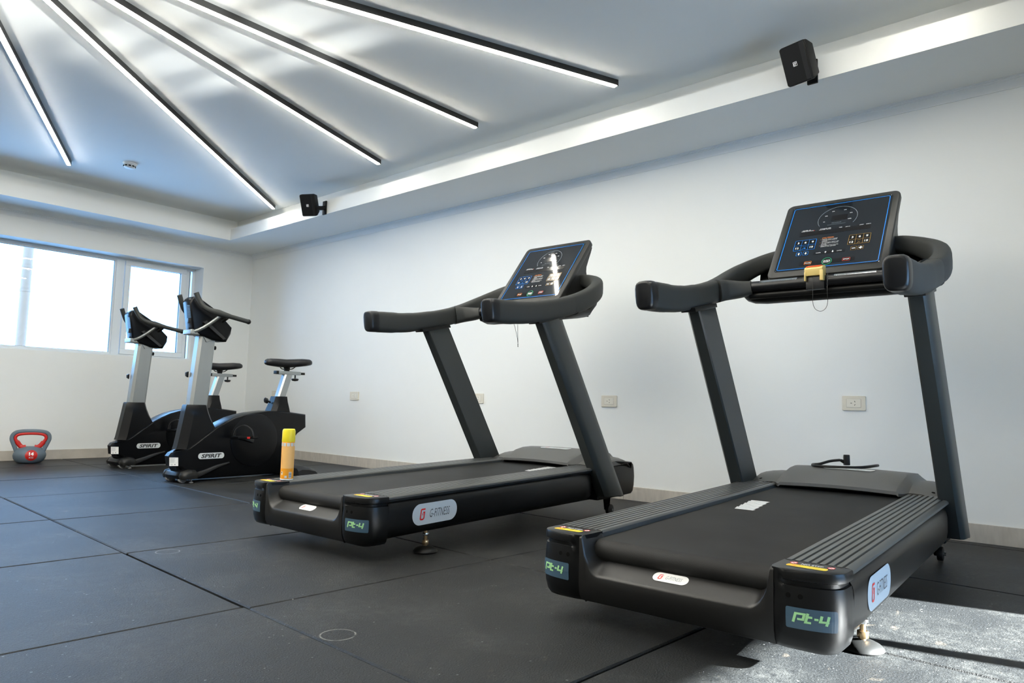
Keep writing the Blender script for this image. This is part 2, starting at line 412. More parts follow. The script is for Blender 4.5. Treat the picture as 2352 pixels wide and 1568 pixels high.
# porcelain skirting in separate pieces
BH, BT = 0.088, 0.010
bb_r = struct(obj('baseboard_right', G().box(XR-0.004, XR+.01, YN, YF, -0.01, BH-.002), GROUT, smooth=0))
def piece(l): return G().box(-BT, 0, 0.0008, l-0.0008, -0.012, BH)
y = 5.03-0.6085*11
ys = []
while y < 6.24+0.01: ys.append(y); y += 0.6085
ys = [v for v in ys if v > YN]+[6.45, 7.06, YF]
ys = [YN]+ys
for a, b in zip(ys, ys[1:]):
    if b-a < .02: continue
    o = obj('tile', piece(b-a), BASE, bb_r, bevel=0.001, segs=1, smooth=0); o.location = (XR-.002, a, 0)
bb_f = struct(obj('baseboard_far', G().box(XL, XR-.01, YF-.004, YF+.01, -0.01, BH-.002), GROUT, smooth=0))
x = XL
while x < XR-0.02:
    e = min(x+0.6085, XR-0.012)
    o = obj('tile', G().box(0.0008, e-x-0.0008, -BT, 0, -0.012, BH), BASE, bb_f, bevel=0.001, segs=1, smooth=0); o.location = (x, YF-.002, 0); x += 0.6085

# window in the far wall: fixed light, mullion, side-hung sash
YW = 7.885
def ring_frame(x0, x1, z0, z1, t, y0, y1):
    g = G()
    g.box(x0, x1, y0, y1, z0, z0+t); g.box(x0, x1, y0, y1, z1-t, z1); g.box(x0, x0+t, y0, y1, z0+t, z1-t); g.box(x1-t, x1, y0, y1, z0+t, z1-t); return g
win = struct(obj('window_1', ring_frame(WX0, WX1, WZ0-.001, WZ1+.001, 0.028, YW, YW+0.07), PVC, smooth=0, bevel=0.002))
obj('mullion', G().box(2.757, 2.835, YW-.004, YW+0.07, WZ0+.02, WZ1-.02), PVC, win, bevel=0.003)
obj('glazing_bead', ring_frame(WX0+.028, 2.757, WZ0+.028, WZ1-.022, 0.014, YW+.012, YW+0.05), PVC, win, bevel=0.002, smooth=0)
obj('gasket', ring_frame(WX0+.04, 2.746, WZ0+.040, WZ1-.034, 0.004, YW+.014, YW+0.035), GASKET, win, smooth=0)
obj('pane', G().box(WX0+.03, 2.752, YW+.026, YW+0.032, WZ0+.03, WZ1-.03), GLASS, win, smooth=0)
sash = obj('sash', ring_frame(2.842, 3.478, 1.040, 2.026, 0.054, YW-.012, YW+0.05), PVC, win, bevel=0.006, segs=3)
obj('gasket', ring_frame(2.895, 3.425, 1.093, 1.973, 0.003, YW+.010, YW+0.03), GASKET, sash, smooth=0)
obj('pane', G().box(2.893, 3.427, YW+.018, YW+0.024, 1.09, 1.976), GLASS, sash, smooth=0)
obj('side_channel', G().box(3.482, 3.520, YW+.004, YW+.06, WZ0+.028, WZ1-.028), PVC, win, bevel=0.004)
obj('gasket', G().box(3.522, 3.532, YW+.012, YW+.03, WZ0+.028, WZ1-.028), GASKET, win, smooth=0)
obj('head_groove', G().box(WX0+.03, 3.53, YW+.006, YW+.012, WZ1-.024, WZ1-.018), GASKET, win, smooth=0)

# glazed door behind the camera: it lets in the low sun
dr = struct(obj('door_1', ring_frame(DX0, DX1, DZ0-.02, DZ1+.001, 0.04, YN-.16, YN-.10), PVC, smooth=0))
obj('mullion', G().box(2.49, 2.545, YN-.16, YN-.10, DZ0, DZ1), PVC, dr, smooth=0)
obj('rail', G().box(DX0, DX1, YN-.15, YN-.11, 0.76, 0.80), PVC, dr, smooth=0)
obj('rail', G().box(DX0, DX1, YN-.15, YN-.11, 1.02, 1.05), PVC, dr, smooth=0)
obj('pane', G().box(DX0+.03, 2.50, YN-.133, YN-.127, DZ0+.02, DZ1-.03), GLASS, dr, smooth=0)
obj('pane', G().box(2.535, DX1-.03, YN-.133, YN-.127, DZ0+.02, DZ1-.03), GLASS, dr, smooth=0)
for mx in (1.80, 2.22, 2.86): obj('light_splitter', G().box(mx-.03, mx+.03, YN-.15, YN-.11, .80, DZ1), PVC, dr, smooth=0)  # unseen bars added to split the light patches on the ceiling
obj('upper_light_block', G().box(DX0+.02, DX1-.02, YN-.09, YN-.085, 1.30, DZ1), WALL, dr, smooth=0)  # unseen sheet added to end the ceiling light patches
struct(obj('light_block_low', G().box(-1.0, 6.5, -2.12, -2.0, -0.3, 0.56), WALL, smooth=0))   # added unseen block, stops the lowest of the upward light
struct(obj('light_block_high', G().box(-1.0, 6.5, -2.62, -2.5, 1.18, 3.2), WALL, smooth=0))   # added unseen block, cuts the sun off above

# pole standing outside the far window
pg = G().lathe([(0.05, -0.6), (0.05, 3.4)], n=16)
for z in (1.75, 2.02, 2.35): pg.lathe([(0.054, z), (0.054, z+.03)], n=16)
tag(obj('outdoor_pole', pg, POLEM), 'pale slim pole standing outside behind the big window pane', 'pole').location = (2.34, 9.35, 0)

# ---------------------------------------------------------------- ceiling lights
CX, CY = 0.40, 3.345
def led_bar(end, label, group):
    d = Vector((end[0]-CX, end[1]-CY)); ln = d.length; a = math.atan2(d.y, d.x); r0 = 0.30
    t = thing('linear_light', label, 'ceiling light', (CX, CY, 0), a, group)
    h = G().box(r0, ln, -.017, .017, 2.493, ZC-.001); obj('housing', h, LEDH, t, smooth=0)
    obj('diffuser', G().box(r0+.004, ln-.004, -.0125, .0125, 2.488, 2.4935), LEDE, t, smooth=0)
    obj('end_cap', G().box(ln, ln+.004, -.0175, .0175, 2.489, ZC-.001), LEDH, t, smooth=0)
    return t
GL = 'radiating linear ceiling lights'
bars = [((1.863, 6.533), 'shortest visible black linear light bar, leftmost, ending above the wide window'),
        ((3.607, 6.339), 'long black linear light bar running into the ceiling corner beside the far speaker'),
        ((3.415, 4.440), 'middle of the five black linear light bars, third counted from the left'),
        ((3.355, 3.309), 'black linear light bar fourth from the left, second from the right'),
        ((3.409, 2.215), 'rightmost black linear light bar, pointing between the two wall speakers')]
for e, lb in bars: led_bar(e, lb, GL)
for e in ((3.42, 0.50), (1.80, 0.26), (0.4, 6.5), (0.4, 0.1), (-1.033, 6.429), (-2.75, 6.237), (-2.56, 4.369), (-2.5, 3.3), (-2.56, 2.231), (-2.75, 0.363), (-1.033, 0.171)):
    led_bar(e, 'black linear light bar on the part of the ceiling outside the picture', GL)

# smoke detector
t = thing('smoke_detector', 'small round white smoke detector on the ceiling near the window', 'smoke detector', (2.205, 6.19, ZC))
obj('base', G().lathe([(0.055, 0.0), (0.055, -0.012), (0.050, -0.016), (0.03, -.016)], n=28), DETW, t)
obj('sensor_cage', G().lathe([(0.044, -0.014), (0.046, -0.020), (0.044, -0.032), (0.034, -0.040), (0.012, -0.043), (0.002, -0.043)], n=28), DETW, t)
for k in range(10):
    a = 2*PI*k/10
    o = obj('slot', G().box(.0395, .0466, -.0095, .0095, -.031, -.0215), DARK, t, smooth=0, key='slot'); o.rotation_euler = (0, 0, a)

# loudspeakers on the soffit lip
def speaker(label, c, yaw, tilt):
    n = Vector((math.cos(tilt)*math.cos(yaw), math.cos(tilt)*math.sin(yaw), -math.sin(tilt)))
    t = thing('loudspeaker', label, 'loudspeaker', c, 0, 'loudspeakers on the soffit edge')
    q = n.to_track_quat('X', 'Z')
    m = q.to_matrix().to_4x4()
    def put(o): o.matrix_local = m; return o
    W2, H2 = .068, .096
    body = G().loft([[(-.105, y*.74, z*.80) for y, z in rrect(W2*2, H2*2, .012)], [(-.03, y, z) for y, z in rrect(W2*2, H2*2, .012)], [(-.004, y, z) for y, z in rrect(W2*2, H2*2, .012)]])
    put(obj('cabinet', body, SPK, t, bevel=0.002, segs=1, key='spk_body'))
    gr = G().loft([[(x, y*k, z*k) for y, z in rrect(W2*1.93, H2*1.95, .010)] for x, k in ((-.004, 1), (.002, 1), (.005, .97))])
    put(obj('grille', gr, SPK, t, key='spk_grille'))
    put(obj('side_band', G().box(.004, .0062, .040, .063, -.090, .090).mapped(lambda a, b, c2: (a, b, c2)), BLACK, t, smooth=0, key='spk_band'))
    lg = join(frame2(.021, .021, .002, .0018), stroke([(.001, .006), (-.005, .005), (-.006, 0), (0, .0005)], .0024), stroke([(-.006, 0), (-.007, -.006), (-.001, -.006)], .0024), stroke([(.002, .006), (.002, -.002), (.007, .006)], .0024), stroke([(.002, -.002), (.001, -.007)], .0024))
    put(obj('emblem', lg.mapped(lambda a, b, c2: (.0066, a, b)), P_WHITE, t, smooth=0, key='spk_logo'))
    # bracket back to the lip face
    bx = 3.58-c[0]
    g = G().sweep([Vector((0, 0, -.02))-n*.02, Vector((bx-.04, -.02, .0)), Vector((bx-.005, -.03, .01))], RR, [(.018, .018)]*3)
    obj('bracket_arm', g, SPK, t)
    obj('wall_plate', G().box(bx-.014, bx+.0, -.056, -.004, -.055, .070), SPK, t, bevel=.004)
    return t
speaker('black loudspeaker on the soffit edge above the nearer treadmill, the larger of two in view', (3.42, 1.179, 2.314), math.radians(167.1), math.radians(24.4))
speaker('black loudspeaker on the soffit edge near the far corner, the smaller of two in view', (3.42, 5.43, 2.326), math.radians(209.6), math.radians(25))

# power outlets on the right wall
def outlet(y, z, w, label):
    t = thing('power_outlet', label, 'power outlet', (XR, y, z), 0, 'ivory outlets along the right wall')
    h = .080
    obj('plate', G().loft([[(x, a*k, b*k) for a, b in rrect(w, h, .006)] for x, k in ((0, 1), (-.005, 1), (-.009, .965))]), IVORY, t)
    obj('module', G().box(-.0105, -.004, -w*.30, w*.30, -.022, .022), IVORY2, t, bevel=.001, segs=1)
    obj('module_gap', frame2(w*.60+.004, .048, .002, .0018).mapped(lambda a, b, c: (-.0093, a, b)), BASE, t, smooth=0)
    sl = G()
    def slot(cy, cz, ang, l=.0085, tt=.0026):
        c, s = math.cos(ang), math.sin(ang)
        sl.add([(-.0108, cy+p*c-q*s, cz+p*s+q*c) for p, q in ((-l/2, -tt/2), (l/2, -tt/2), (l/2, tt/2), (-l/2, tt/2))], [(0, 1, 2, 3)])
    slot(-.006, .009, math.radians(55)); slot(-.006, -.009, math.radians(-55)); slot(.012, 0, 0)
    obj('contact_slots', sl, DARK, t, smooth=0)
    return t
outlet(1.141, .663, .121, 'ivory wall outlet seen between the two posts of the nearer treadmill')
outlet(2.722, .652, .126, 'ivory wall outlet between the two treadmills, right of the farther one')
outlet(3.975, .657, .121, 'ivory wall outlet partly hidden behind the farther treadmill post')
outlet(5.616, .662, .136, 'small ivory wall outlet alone on bare wall between bikes and treadmill')
outlet(7.04, .667, .121, 'ivory wall outlet half hidden behind the seat post of the nearer bike')

# ================================================================ TREADMILLS  (local: x forward to the wall, y left, z up)
def zr(x): return .245+.0273*(x-.075)                  # top of the side rails
CAPO = [(0.001, .268), (-.006, .292), (-.006, .325), (-.001, .358), (.008, .386), (.022, .406), (.045, .418), (.075, .4205), (.105, .4205)]
CAPS = spline([(x, y, 0) for x, y in CAPO], 4)
def cap_off(p, o, z=0.0):
    x, y = p[0], p[1]
    if z > .2: o *= min(1, max(0, (y-.282)/.03))
    k = min(1, max(0, (y-.30)/.12)); return (x+o*(1-k*k*.9), y-o*k)
def cap_level(z):
    T_ = [(.060, .034), (.064, .020), (.075, .010), (.10, .002), (.14, -.001), (.175, .0), (.195, .002), (.208, .004), (.210, .010), (.219, .010), (.222, .001), (.236, .0), (.243, .003), (.2445, .008)]
    for (a, p), (b, q) in zip(T_, T_[1:]):
        if a <= z <= b: return p+(q-p)*(z-a)/(b-a)
    return T_[0][1] if z < T_[0][0] else T_[-1][1]
def g_cap():
    secs = []
    for z in (.060, .064, .075, .10, .14, .175, .195, .208, .210, .219, .222, .236, .243, .2445):
        o = cap_level(z); pts = [cap_off(p, o, z) for p in CAPS]
        secs.append([(x, y, z) for x, y in pts]+[(.105, .262, z), (.02, .262, z)])
    return G().loft(secs)
# point on the rear cap surface: s runs along the outline from the inner edge outwards (metres), z up
_cl = [0.0]
for a, b in zip(CAPS, CAPS[1:]): _cl.append(_cl[-1]+math.hypot(b[0]-a[0], b[1]-a[1]))
def cap_pt(s, z, lift, sgn):
    s = max(0, min(_cl[-1]-1e-6, s)); i = max(k for k in range(len(_cl)-1) if _cl[k] <= s)
    f = (s-_cl[i])/(_cl[i+1]-_cl[i]); x = CAPS[i][0]*(1-f)+CAPS[i+1][0]*f; y = CAPS[i][1]*(1-f)+CAPS[i+1][1]*f
    x, y = cap_off((x, y), cap_level(z)-lift); return (x, sgn*y, z)
def subdiv(g, d):
    """Cut a flat 2-D mesh finely enough to follow a curved surface."""
    bm = bmesh.new(); vs = [bm.verts.new(v) for v in g.v]
    for f in g.f:
        try: bm.faces.new([vs[i] for i in f])
        except ValueError: pass
    x0 = min(v[0] for v in g.v); x1 = max(v[0] for v in g.v); x = x0+d
    while x < x1:
        bmesh.ops.bisect_plane(bm, geom=bm.verts[:]+bm.edges[:]+bm.faces[:], plane_co=(x, 0, 0), plane_no=(1, 0, 0)); x += d
    z0 = min(v[1] for v in g.v); z1 = max(v[1] for v in g.v); z = z0+d
    while z < z1:
        bmesh.ops.bisect_plane(bm, geom=bm.verts[:]+bm.edges[:]+bm.faces[:], plane_co=(0, z, 0), plane_no=(0, 1, 0)); z += d
    out = G(); bm.verts.index_update(); out.v = [tuple(v.co) for v in bm.verts]; out.f = [tuple(v.index for v in f.verts) for f in bm.faces]; bm.free(); return out
def pt4_letters():
    k = lambda pts: [(x+.22*(y), y) for x, y in pts]
    t = .0048
    return join(stroke(k([(-.030, -.011), (-.030, .009), (-.0145, .009), (-.0145, -.003), (-.0245, -.003)]), t),
                stroke(k([(-.009, .012), (-.009, -.008), (.0005, -.008)]), t), stroke(k([(-.0115, .004), (.000, .004)]), t),
                stroke(k([(.004, .001), (.011, .001)]), t),
                stroke(k([(.015, .010), (.015, -.003), (.030, -.003)]), t), stroke(k([(.027, .010), (.027, -.011)]), t))
def gmark(h):
    """The angular red G of the maker's badge, height h, centred."""
    k = lambda pts: [((x+.14*y)*h, y*h) for x, y in pts]
    return join(stroke(k([(.26, .44), (-.20, .44), (-.24, .36), (-.24, -.40), (-.16, -.46), (.10, -.46), (.20, -.36), (.20, .16), (.04, .16)]), h*.13), stroke(k([(.02, .10), (.02, -.10)]), h*.07))
def badge(w, h):
    return (flat([rrect(w, h, h*.48, 8)]), gmark(h*.52).mapped(lambda x, y, z: (x-w*.28, y, z)), text('G-FITNESS', h*.40, w*.10, 0, sx=.52, shear=.14, bold=-.012))
def nostep():
    """NO STEP sticker, drawn 0.1 wide."""
    y = -.0085
    return {'yellow': flat([rrect(.078, .017, .006, 5, -.004, y)]),
            'white': join(text('NO STEP', .0075, 0, .0085, sx=1.0, bold=.015), flat([circ(.0065, 16, -.036, .0085), circ(.0065, 16, .036, .0085)])),
            'red': [join(arc2(c, .0085, .0072, .0072, 0, 360, .0016, 18, True), stroke([(c-.0045, .013), (c+.0045, .004)], .0014)) for c in (-.036, .036)]+[
                    join(arc2(-.029, y, .013, .0062, 0, 360, .001, 20, True), stroke([(-.034, y+.004), (-.024, y-.004)], .001))],
            'ink': join(text('DO NOT STEP OFF', .0022, .012, y+.002, bold=.0), text('WHILE MOVING', .0022, .012, y-.0025, bold=.0))}
def g_rear_cover():
    secs = []
    ys = [-.272+.544*i/68 for i in range(69)]
    for y in ys:
        a = max(0, (abs(y)-.208)/.054); a = min(1, a); h = .143+.0995*(1-math.sqrt(max(0, 1-a*a)))
        zt = min(h+.034, .2425); xt = .058+.040*a
        xb = -.006+.004*min(1, abs(y)/.27)
        secs.append([(.11, y, .066), (.03, y, .060), (.012, y, .066), (.002, y, .085), (xb, y, .115), (xb, y, h-.008), (xb+.002, y, h-.002), (xb+.008, y, h+.002), (xt, y, zt), (xt+.008, y, zt-.004), (xt+.008, y, .11), (.11, y, .10)])
    return G().loft(secs)
def g_rail():
    prof = [(.262, -.030), (.262, -.006), (.266, -.001)]
    n = 7; w = (.402-.268)/n
    for i in range(n):
        a = .268+i*w
        prof += [(a, .0), (a+w*.62, .0), (a+w*.70, -.0045), (a+w*.92, -.0045)]
    prof += [(.402, 0), (.412, -.001), (.4195, -.006), (.4205, -.013), (.412, -.018), (.40, -.030)]
    return G().loft([[(x, y, zr(x)+z) for y, z in prof] for x in (.1045, 1.58)])
def g_panel():
    prof = [(.36, -.020), (.398, -.022), (.410, -.028), (.4175, -.040), (.4205, -.058), (.421, -.085), (.4205, -.115), (.416, -.140), (.407, -.154), (.392, -.165), (.372, -.171), (.355, -.172)]
    secs = []
    for x, k, c in ((.105, 0, 0), (1.44, 0, 0), (1.49, .006, .0), (1.52, .018, .0), (1.535, .035, 0)):
        secs.append([(x, y-k, zr(x)+z-.004*(x > 1.45)) for y, z in prof])
    return G().loft(secs)
def g_belt():
    prof = []
    R = .034; cx, cz = .080, zr(.08)-.017-R
    for i in range(11):
        a = math.radians(95+170*i/10); prof.append((cx+R*math.cos(a), cz+R*math.sin(a)))
    prof += [(1.55, zr(1.55)-.078), (1.66, zr(1.6)-.06), (1.68, zr(1.6)-.03), (1.66, zr(1.66)-.017)]
    return G().prism_y(prof, -.255, .255)
HX = [1.530, 1.545, 1.58, 1.615, 1.65, 1.685, 1.72, 1.76, 1.80, 1.84, 1.88, 1.91, 1.94, 1.965, 1.985]
def hood_z(x, y):
    pr = [(1.53, .296), (1.58, .318), (1.65, .340), (1.72, .353), (1.80, .356), (1.88, .350), (1.94, .335), (1.985, .306)]
    for (a, p), (b, q) in zip(pr, pr[1:]):
        if x <= b: z = p+(q-p)*(x-a)/(b-a); break
    else: z = pr[-1][1]
    e = abs(y); edge = .232+.02*min(1, max(0, (x-1.53)/.3))
    k = min(1, max(0, (e-edge)/.030))
    return z-.028*k-.02*(max(0, e-edge-.035)/.13)**2+.006*(1-min(1, e/edge)**2)
def g_hood():
    Y = [-.395, -.385, -.35, -.31, -.285, -.268, -.252, -.240, -.232, -.20, -.10, 0, .10, .20, .232, .240, .252, .268, .285, .31, .35, .385, .395]
    secs = []
    for y in Y:
        e = abs(y); x0 = 1.527 if e < .24 else (1.527+.055*min(1, (e-.24)/.03))
        sec = []
        for x in HX:
            xx = max(x, x0+.0005*HX.index(x)); dz = .006 if e > .39 else 0
            sec.append((xx, y, hood_z(xx, y)-dz))
        sec += [(1.987, y, .294), (1.975, y, .290), (1.60, y, .272), (x0+.004, y, hood_z(x0, y)-.012)]
        rk = 1-.13*max(0, (e-.32)/.075)**2
        secs.append([(x if x < 1.70 else 1.70+(x-1.70)*rk, yy, zz) for x, yy, zz in sec])
    return G().loft(secs)
def g_housing():
    prof = [(1.60, .10), (1.62, .276), (1.974, .288), (1.984, .26), (1.990, .21), (1.986, .16), (1.975, .125), (1.955, .112), (1.80, .105)]
    return G().loft([[(x+(k*(1.99-x)*0), y, z) for x, z in prof] for y, k in ((-.392, 0), (.392, 0))])
def g_post(s):
    secs = []
    def sec(z, yi, yo):
        f = 1.784-.638*(z-.117); b = f-.188
        return [(f-.006, s*yi, z), (b+.006, s*yi, z), (b, s*(yi+.006), z), (b, s*(yo-.016), z), (b+.012, s*(yo-.006), z), (b+.05, s*yo, z), (f-.05, s*yo, z), (f-.012, s*(yo-.006), z), (f, s*(yo-.016), z), (f, s*(yi+.006), z)]
    secs = [sec(.118, .389, .456), sec(.125, .385, .458), sec(.3, .384, .455), sec(1.0, .381, .4445)]
    top = []
    for x, y, z in secs[-1]:
        k = (x-(1.784-.638*(z-.117)-.188))/.188; zz = 1.012+.048*k; top.append((x-.638*(zz-z), y, zz))
    secs.append(top)
    secs[0] = [(x, y, z+(.012 if x < 1.68 else 0)) for x, y, z in secs[0]]
    return G().loft(secs)
SIZ = [(.0375, .055), (.0375, .056), (.0375, .054), (.037, .052), (.036, .050), (.036, .050)]
ARM = [(.650, .4225, 1.029), (.76, .4225, 1.036), (.88, .424, 1.047), (1.02, .426, 1.071), (1.16, .426, 1.103), (1.262, .426, 1.131)]
def g_grip(s):
    P = spline(ARM, 4); n = len(P); z = [SIZ[min(5, int(5*i/(n-1)+.5))] for i in range(n)]
    return G().sweep([(x, s*y, q) for x, y, q in P], RR, z)
def g_gripcap(s):
    return G().sweep([(.6235, s*.4225, 1.0262), (.6245, s*.4225, 1.0263), (.628, s*.4225, 1.0268), (.635, s*.4225, 1.028), (.648, s*.4225, 1.0295), (.674, s*.4225, 1.031)], RR, [(.028, .043), (.0315, .0475), (.0348, .0520), (.0370, .0545), (.0383, .0560), (.0386, .0564)])
def g_wing(s):
    P = spline([(1.263, .426, 1.1315), (1.36, .432, 1.165), (1.46, .428, 1.210), (1.55, .400, 1.258), (1.615, .345, 1.300), (1.655, .27, 1.330), (1.668, .20, 1.340)], 5)
    n = len(P); S = [(.036, .050), (.036, .050), (.034, .048), (.034, .046), (.034, .042), (.034, .038), (.034, .034)]
    z = []
    for i in range(n):
        t = 6*i/(n-1); k = min(5, int(t)); f = t-k; z.append((S[k][0]*(1-f)+S[k+1][0]*f, S[k][1]*(1-f)+S[k+1][1]*f))
    return G().sweep([(x, s*y, q) for x, y, q in P], RR, z)
def g_socket(s):
    P = spline([(1.268, .420, 1.131), (1.315, .388, 1.140), (1.345, .335, 1.144), (1.355, .285, 1.149)], 4); n = len(P)
    return G().sweep([(x, s*y, z) for x, y, z in P], RR, [(.050-.021*i/(n-1), .052-.023*i/(n-1)) for i in range(n)])
# console plane
CB = Vector((1.436, 0, 1.228)); CU = Vector((.269, 0, .341)); CLEN = CU.length; CU.normalize(); CN = Vector((-CU.z, 0, CU.x))
CWID = .413
def con(u, v, lift=0.0):
    """Point of the console overlay: u 0..1 left to right as the runner sees it, v 0..1 upwards."""
    p = CB+CU*(v*CLEN)+CN*lift; return (p.x, CWID/2-u*CWID, p.z)
def con_map(lift): return lambda x, y, z: con(x, y, lift)
AR = CLEN/CWID
def g_console():
    h = CLEN+.078; cx = CLEN/2-.004; secs = []
    for dn, k in ((.0, .004), (-.002, .001), (-.006, 0), (-.026, 0), (-.032, .003)):
        secs.append([((CB+CU*(cx+b)+CN*dn).x, a, (CB+CU*(cx+b)+CN*dn).z) for a, b in rrect(.486-2*k, h-2*k, .030-k, 8)])
    return G().loft(secs)
def g_console_back():
    def P(a, b): q = CB+CU*a+CN*b; return (q.x, q.z)
    prof = [P(-.030, -.026), P(CLEN+.012, -.026), (1.752, 1.555), (1.738, 1.52), (1.716, 1.475), (1.694, 1.425), (1.692, 1.395), (1.702, 1.365), (1.705, 1.33), (1.66, 1.25), (1.56, 1.19), (1.48, 1.172)]
    hw = .232; secs = []
    for y, k in ((-hw, .03), (-hw+.008, .01), (-hw+.02, 0.0), (hw-.02, 0.0), (hw-.008, .01), (hw, .03)):
        c = (1.60, 1.38); secs.append([(c[0]+(x-c[0])*(1-k), y, c[1]+(z-c[1])*(1-k)) for x, z in prof])
    return G().loft(secs)
def g_tray():
    prof = [(1.368, 1.150), (1.372, 1.106), (1.385, 1.090), (1.42, 1.082), (1.60, 1.110), (1.665, 1.19), (1.69, 1.26), (1.70, 1.345), (1.685, 1.345), (1.67, 1.26), (1.64, 1.20), (1.58, 1.135), (1.42, 1.104), (1.395, 1.112), (1.388, 1.150)]
    secs = []
    for y, k in ((-.350, .60), (-.330, .28), (-.295, .08), (-.24, 0), (.24, 0), (.295, .08), (.330, .28), (.350, .60)):
        secs.append([(x+k*.055*(1.5-x)/.13, y, z+k*(1.17-z)*.75) for x, z in prof])
    return G().loft(secs)
def g_tray_floor():
    return G().box(1.385, 1.62, -.30, .30, 1.118, 1.126)
def cg(g): return g.mapped(lambda x, y, z: (x/CWID, y/CLEN, 0))    # metres -> uv
def at(u, v): return (u*CWID, v*CLEN)
def uvtext(s, size, u, v, **k): x, y = at(u, v); return text(s, size, x, y, **k)
def uvframe(u0, u1, v0, v1, t, r=.004):
    return frame2((u1-u0)*CWID, (v1-v0)*CLEN, r, t, (u0+u1)/2*CWID, (v0+v1)/2*CLEN)
def uvfill(u0, u1, v0, v1, r=.004):
    return flat([rrect((u1-u0)*CWID, (v1-v0)*CLEN, r, 4, (u0+u1)/2*CWID, (v0+v1)/2*CLEN)])
def arrow(u, v, s, d):
    x, y = at(u, v); k = [(-.25, -1), (.25, -1), (.25, 0), (.75, 0), (0, 1), (-.75, 0), (-.25, 0)]
    return flat([[(x+a*s, y+b*s*d) for a, b in k]])
def keypad(u0, u1, v0, v1):
    fr = [uvframe(u0, u1, v0, v1, .0016)]
    um = [u0+(u1-u0)*k/3 for k in (1, 2)]; vm = (v0+v1)/2
    for u in um: x, y0 = at(u, v0); fr.append(stroke([(x, y0), (x, at(u, v1)[1])], .0012))
    x0, ym = at(u0, vm); fr.append(stroke([(x0, ym), (at(u1, vm)[0], ym)], .0012))
    c = [u0+(u1-u0)*(k+.5)/3 for k in range(3)]; top = vm+(v1-v0)/4; bot = vm-(v1-v0)/4
    tx = [uvtext(s, .0115, c[i], top, bold=.02, sx=1.15) for i, s in enumerate('369')]+[uvtext('12', .0115, c[0], bot, bold=.02, sx=1.1), uvtext('15', .0115, c[2], bot, bold=.02, sx=1.1)]
    return fr, tx, (c[1], bot)
def console_prints(parent):
    L1, L2 = .0009, .0015
    def put(name, gs, m, lift): return obj(name, lambda: cg(join(*gs)).mapped(con_map(lift)), m, parent, smooth=0, key='con_'+name)
    put('screen_border', [frame2(CWID, CLEN, .010, .0028, CWID/2, CLEN/2)], P_BLUE, L2)
    put('display_windows', [uvfill(.438, .600, .712, .798, .002), uvfill(.141, .860, .512, .578, .001), uvfill(.225, .775, .046, .104, .001), uvfill(.342, .660, .196, .236, .003)], P_DISP, L1)
    for i, q in enumerate(((.118, .342, .285, .446), (.670, .882, .290, .438), (.164, .218, .202, .260), (.235, .289, .202, .260), (.711, .767, .201, .256), (.779, .835, .201, .256))):
        obj('keypad_field', lambda q=q: cg(uvfill(*q)).mapped(con_map(L1)), KEYB, parent, smooth=0, key='con_kf%d' % i)
    f1, t1, i1 = keypad(.118, .342, .285, .446); f2, t2, i2 = keypad(.670, .882, .290, .438)
    x1, y1 = at(*i1); x2, y2 = at(*i2)
    ic1 = [text('INCLINE', .0035, x1, y1+.008), stroke([(x1-.010, y1-.010), (x1+.002, y1-.004), (x1+.006, y1-.010)], .002), stroke([(x1-.002, y1-.001), (x1+.006, y1-.003)], .002)]
    ic2 = [text('SPEED', .0035, x2, y2+.008), stroke([(x2-.006, y2-.010), (x2, y2-.004), (x2+.006, y2-.008)], .002)]
    put('incline_keys', f1+ic1+[uvframe(.164, .218, .202, .260, .0014), uvframe(.235, .289, .202, .260, .0014)], P_BLUE, L2)
    put('speed_keys', f2+ic2+[uvframe(.711, .767, .201, .256, .0012), uvframe(.779, .835, .201, .256, .0012)], P_GOLD, L2)
    wl = t1+t2
    for s, u, v in (('0%', .37, .709), ('20%', .378, .805), ('40%', .441, .869), ('60%', .565, .871), ('80%', .634, .807), ('100%', .632, .71)): wl.append(uvtext(s, .0048, u, v, bold=.01))
    for s, u, v in (('INCLINE  (%)', .205, .603), ('HEART RATE (BPM)', .217, .589), ('DISTANCE  (KM)', .405, .597), ('CALORIES  (KCAL)', .400, .583), ('TIME', .56, .585), ('(MIN:S)', .632, .583), ('SPEED', .768, .584), ('(KM/H)', .836, .584)): wl.append(uvtext(s, .0044, u, v, bold=.008))
    for k, s in enumerate(('Read the owner\'s manual', 'carefully before using the', 'treadmill.', 'To avoid injury, stand on the', 'side rails before starting the', 'treadmill.', 'Keep children away from the', 'treadmill while operation.')):
        wl.append(uvtext(s, .0044, .402, .421-.0163*k, align='LEFT', bold=.004, sx=.98))
    wl += [uvtext('CLEAR', .0048, .395, .217, bold=.01), uvtext('ENTER', .0048, .605, .217, bold=.01), arrow(.467, .217, .0062, 1), arrow(.538, .217, .0062, -1), arrow(.191, .231, .0075, 1), arrow(.262, .231, .0075, -1)]
    a, b = at(.739, .229); wl.append(flat([rrect(.014, .0045, .001, 2, a, b)]))
    a, b = at(.807, .229); wl += [flat([rrect(.015, .005, .001, 2, a, b)]), flat([rrect(.005, .015, .001, 2, a, b)])]
    wl += [uvtext('PAUSE', .006, .313, .076, bold=.02), uvtext('QUICK', .0068, .502, .085, bold=.02), uvtext('START', .0068, .502, .064, bold=.02), uvtext('STOP', .0068, .692, .077, bold=.02)]
    put('white_lettering', wl, P_WHITE, L2)
    put('orange_marks', [uvtext('CAUTION', .0072, .455, .442, bold=.01, sx=1.05), uvframe(.277, .349, .053, .099, .0014)]+[arrow(.388, v, .002, 1) for v in (.421, .372, .323)], P_ORANGE, L2)
    x, y = at(.502, .076)
    put('start_ring', [arc2(x, y, .0205, .0225, 0, 360, .0022, 32, True)], P_GREEN, L2)
    put('stop_frame', [uvframe(.655, .729, .053, .099, .0014), flat([circ(.002, 10, *at(.287, .588))])], P_RED, L2)
    x, y = at(.503, .745)
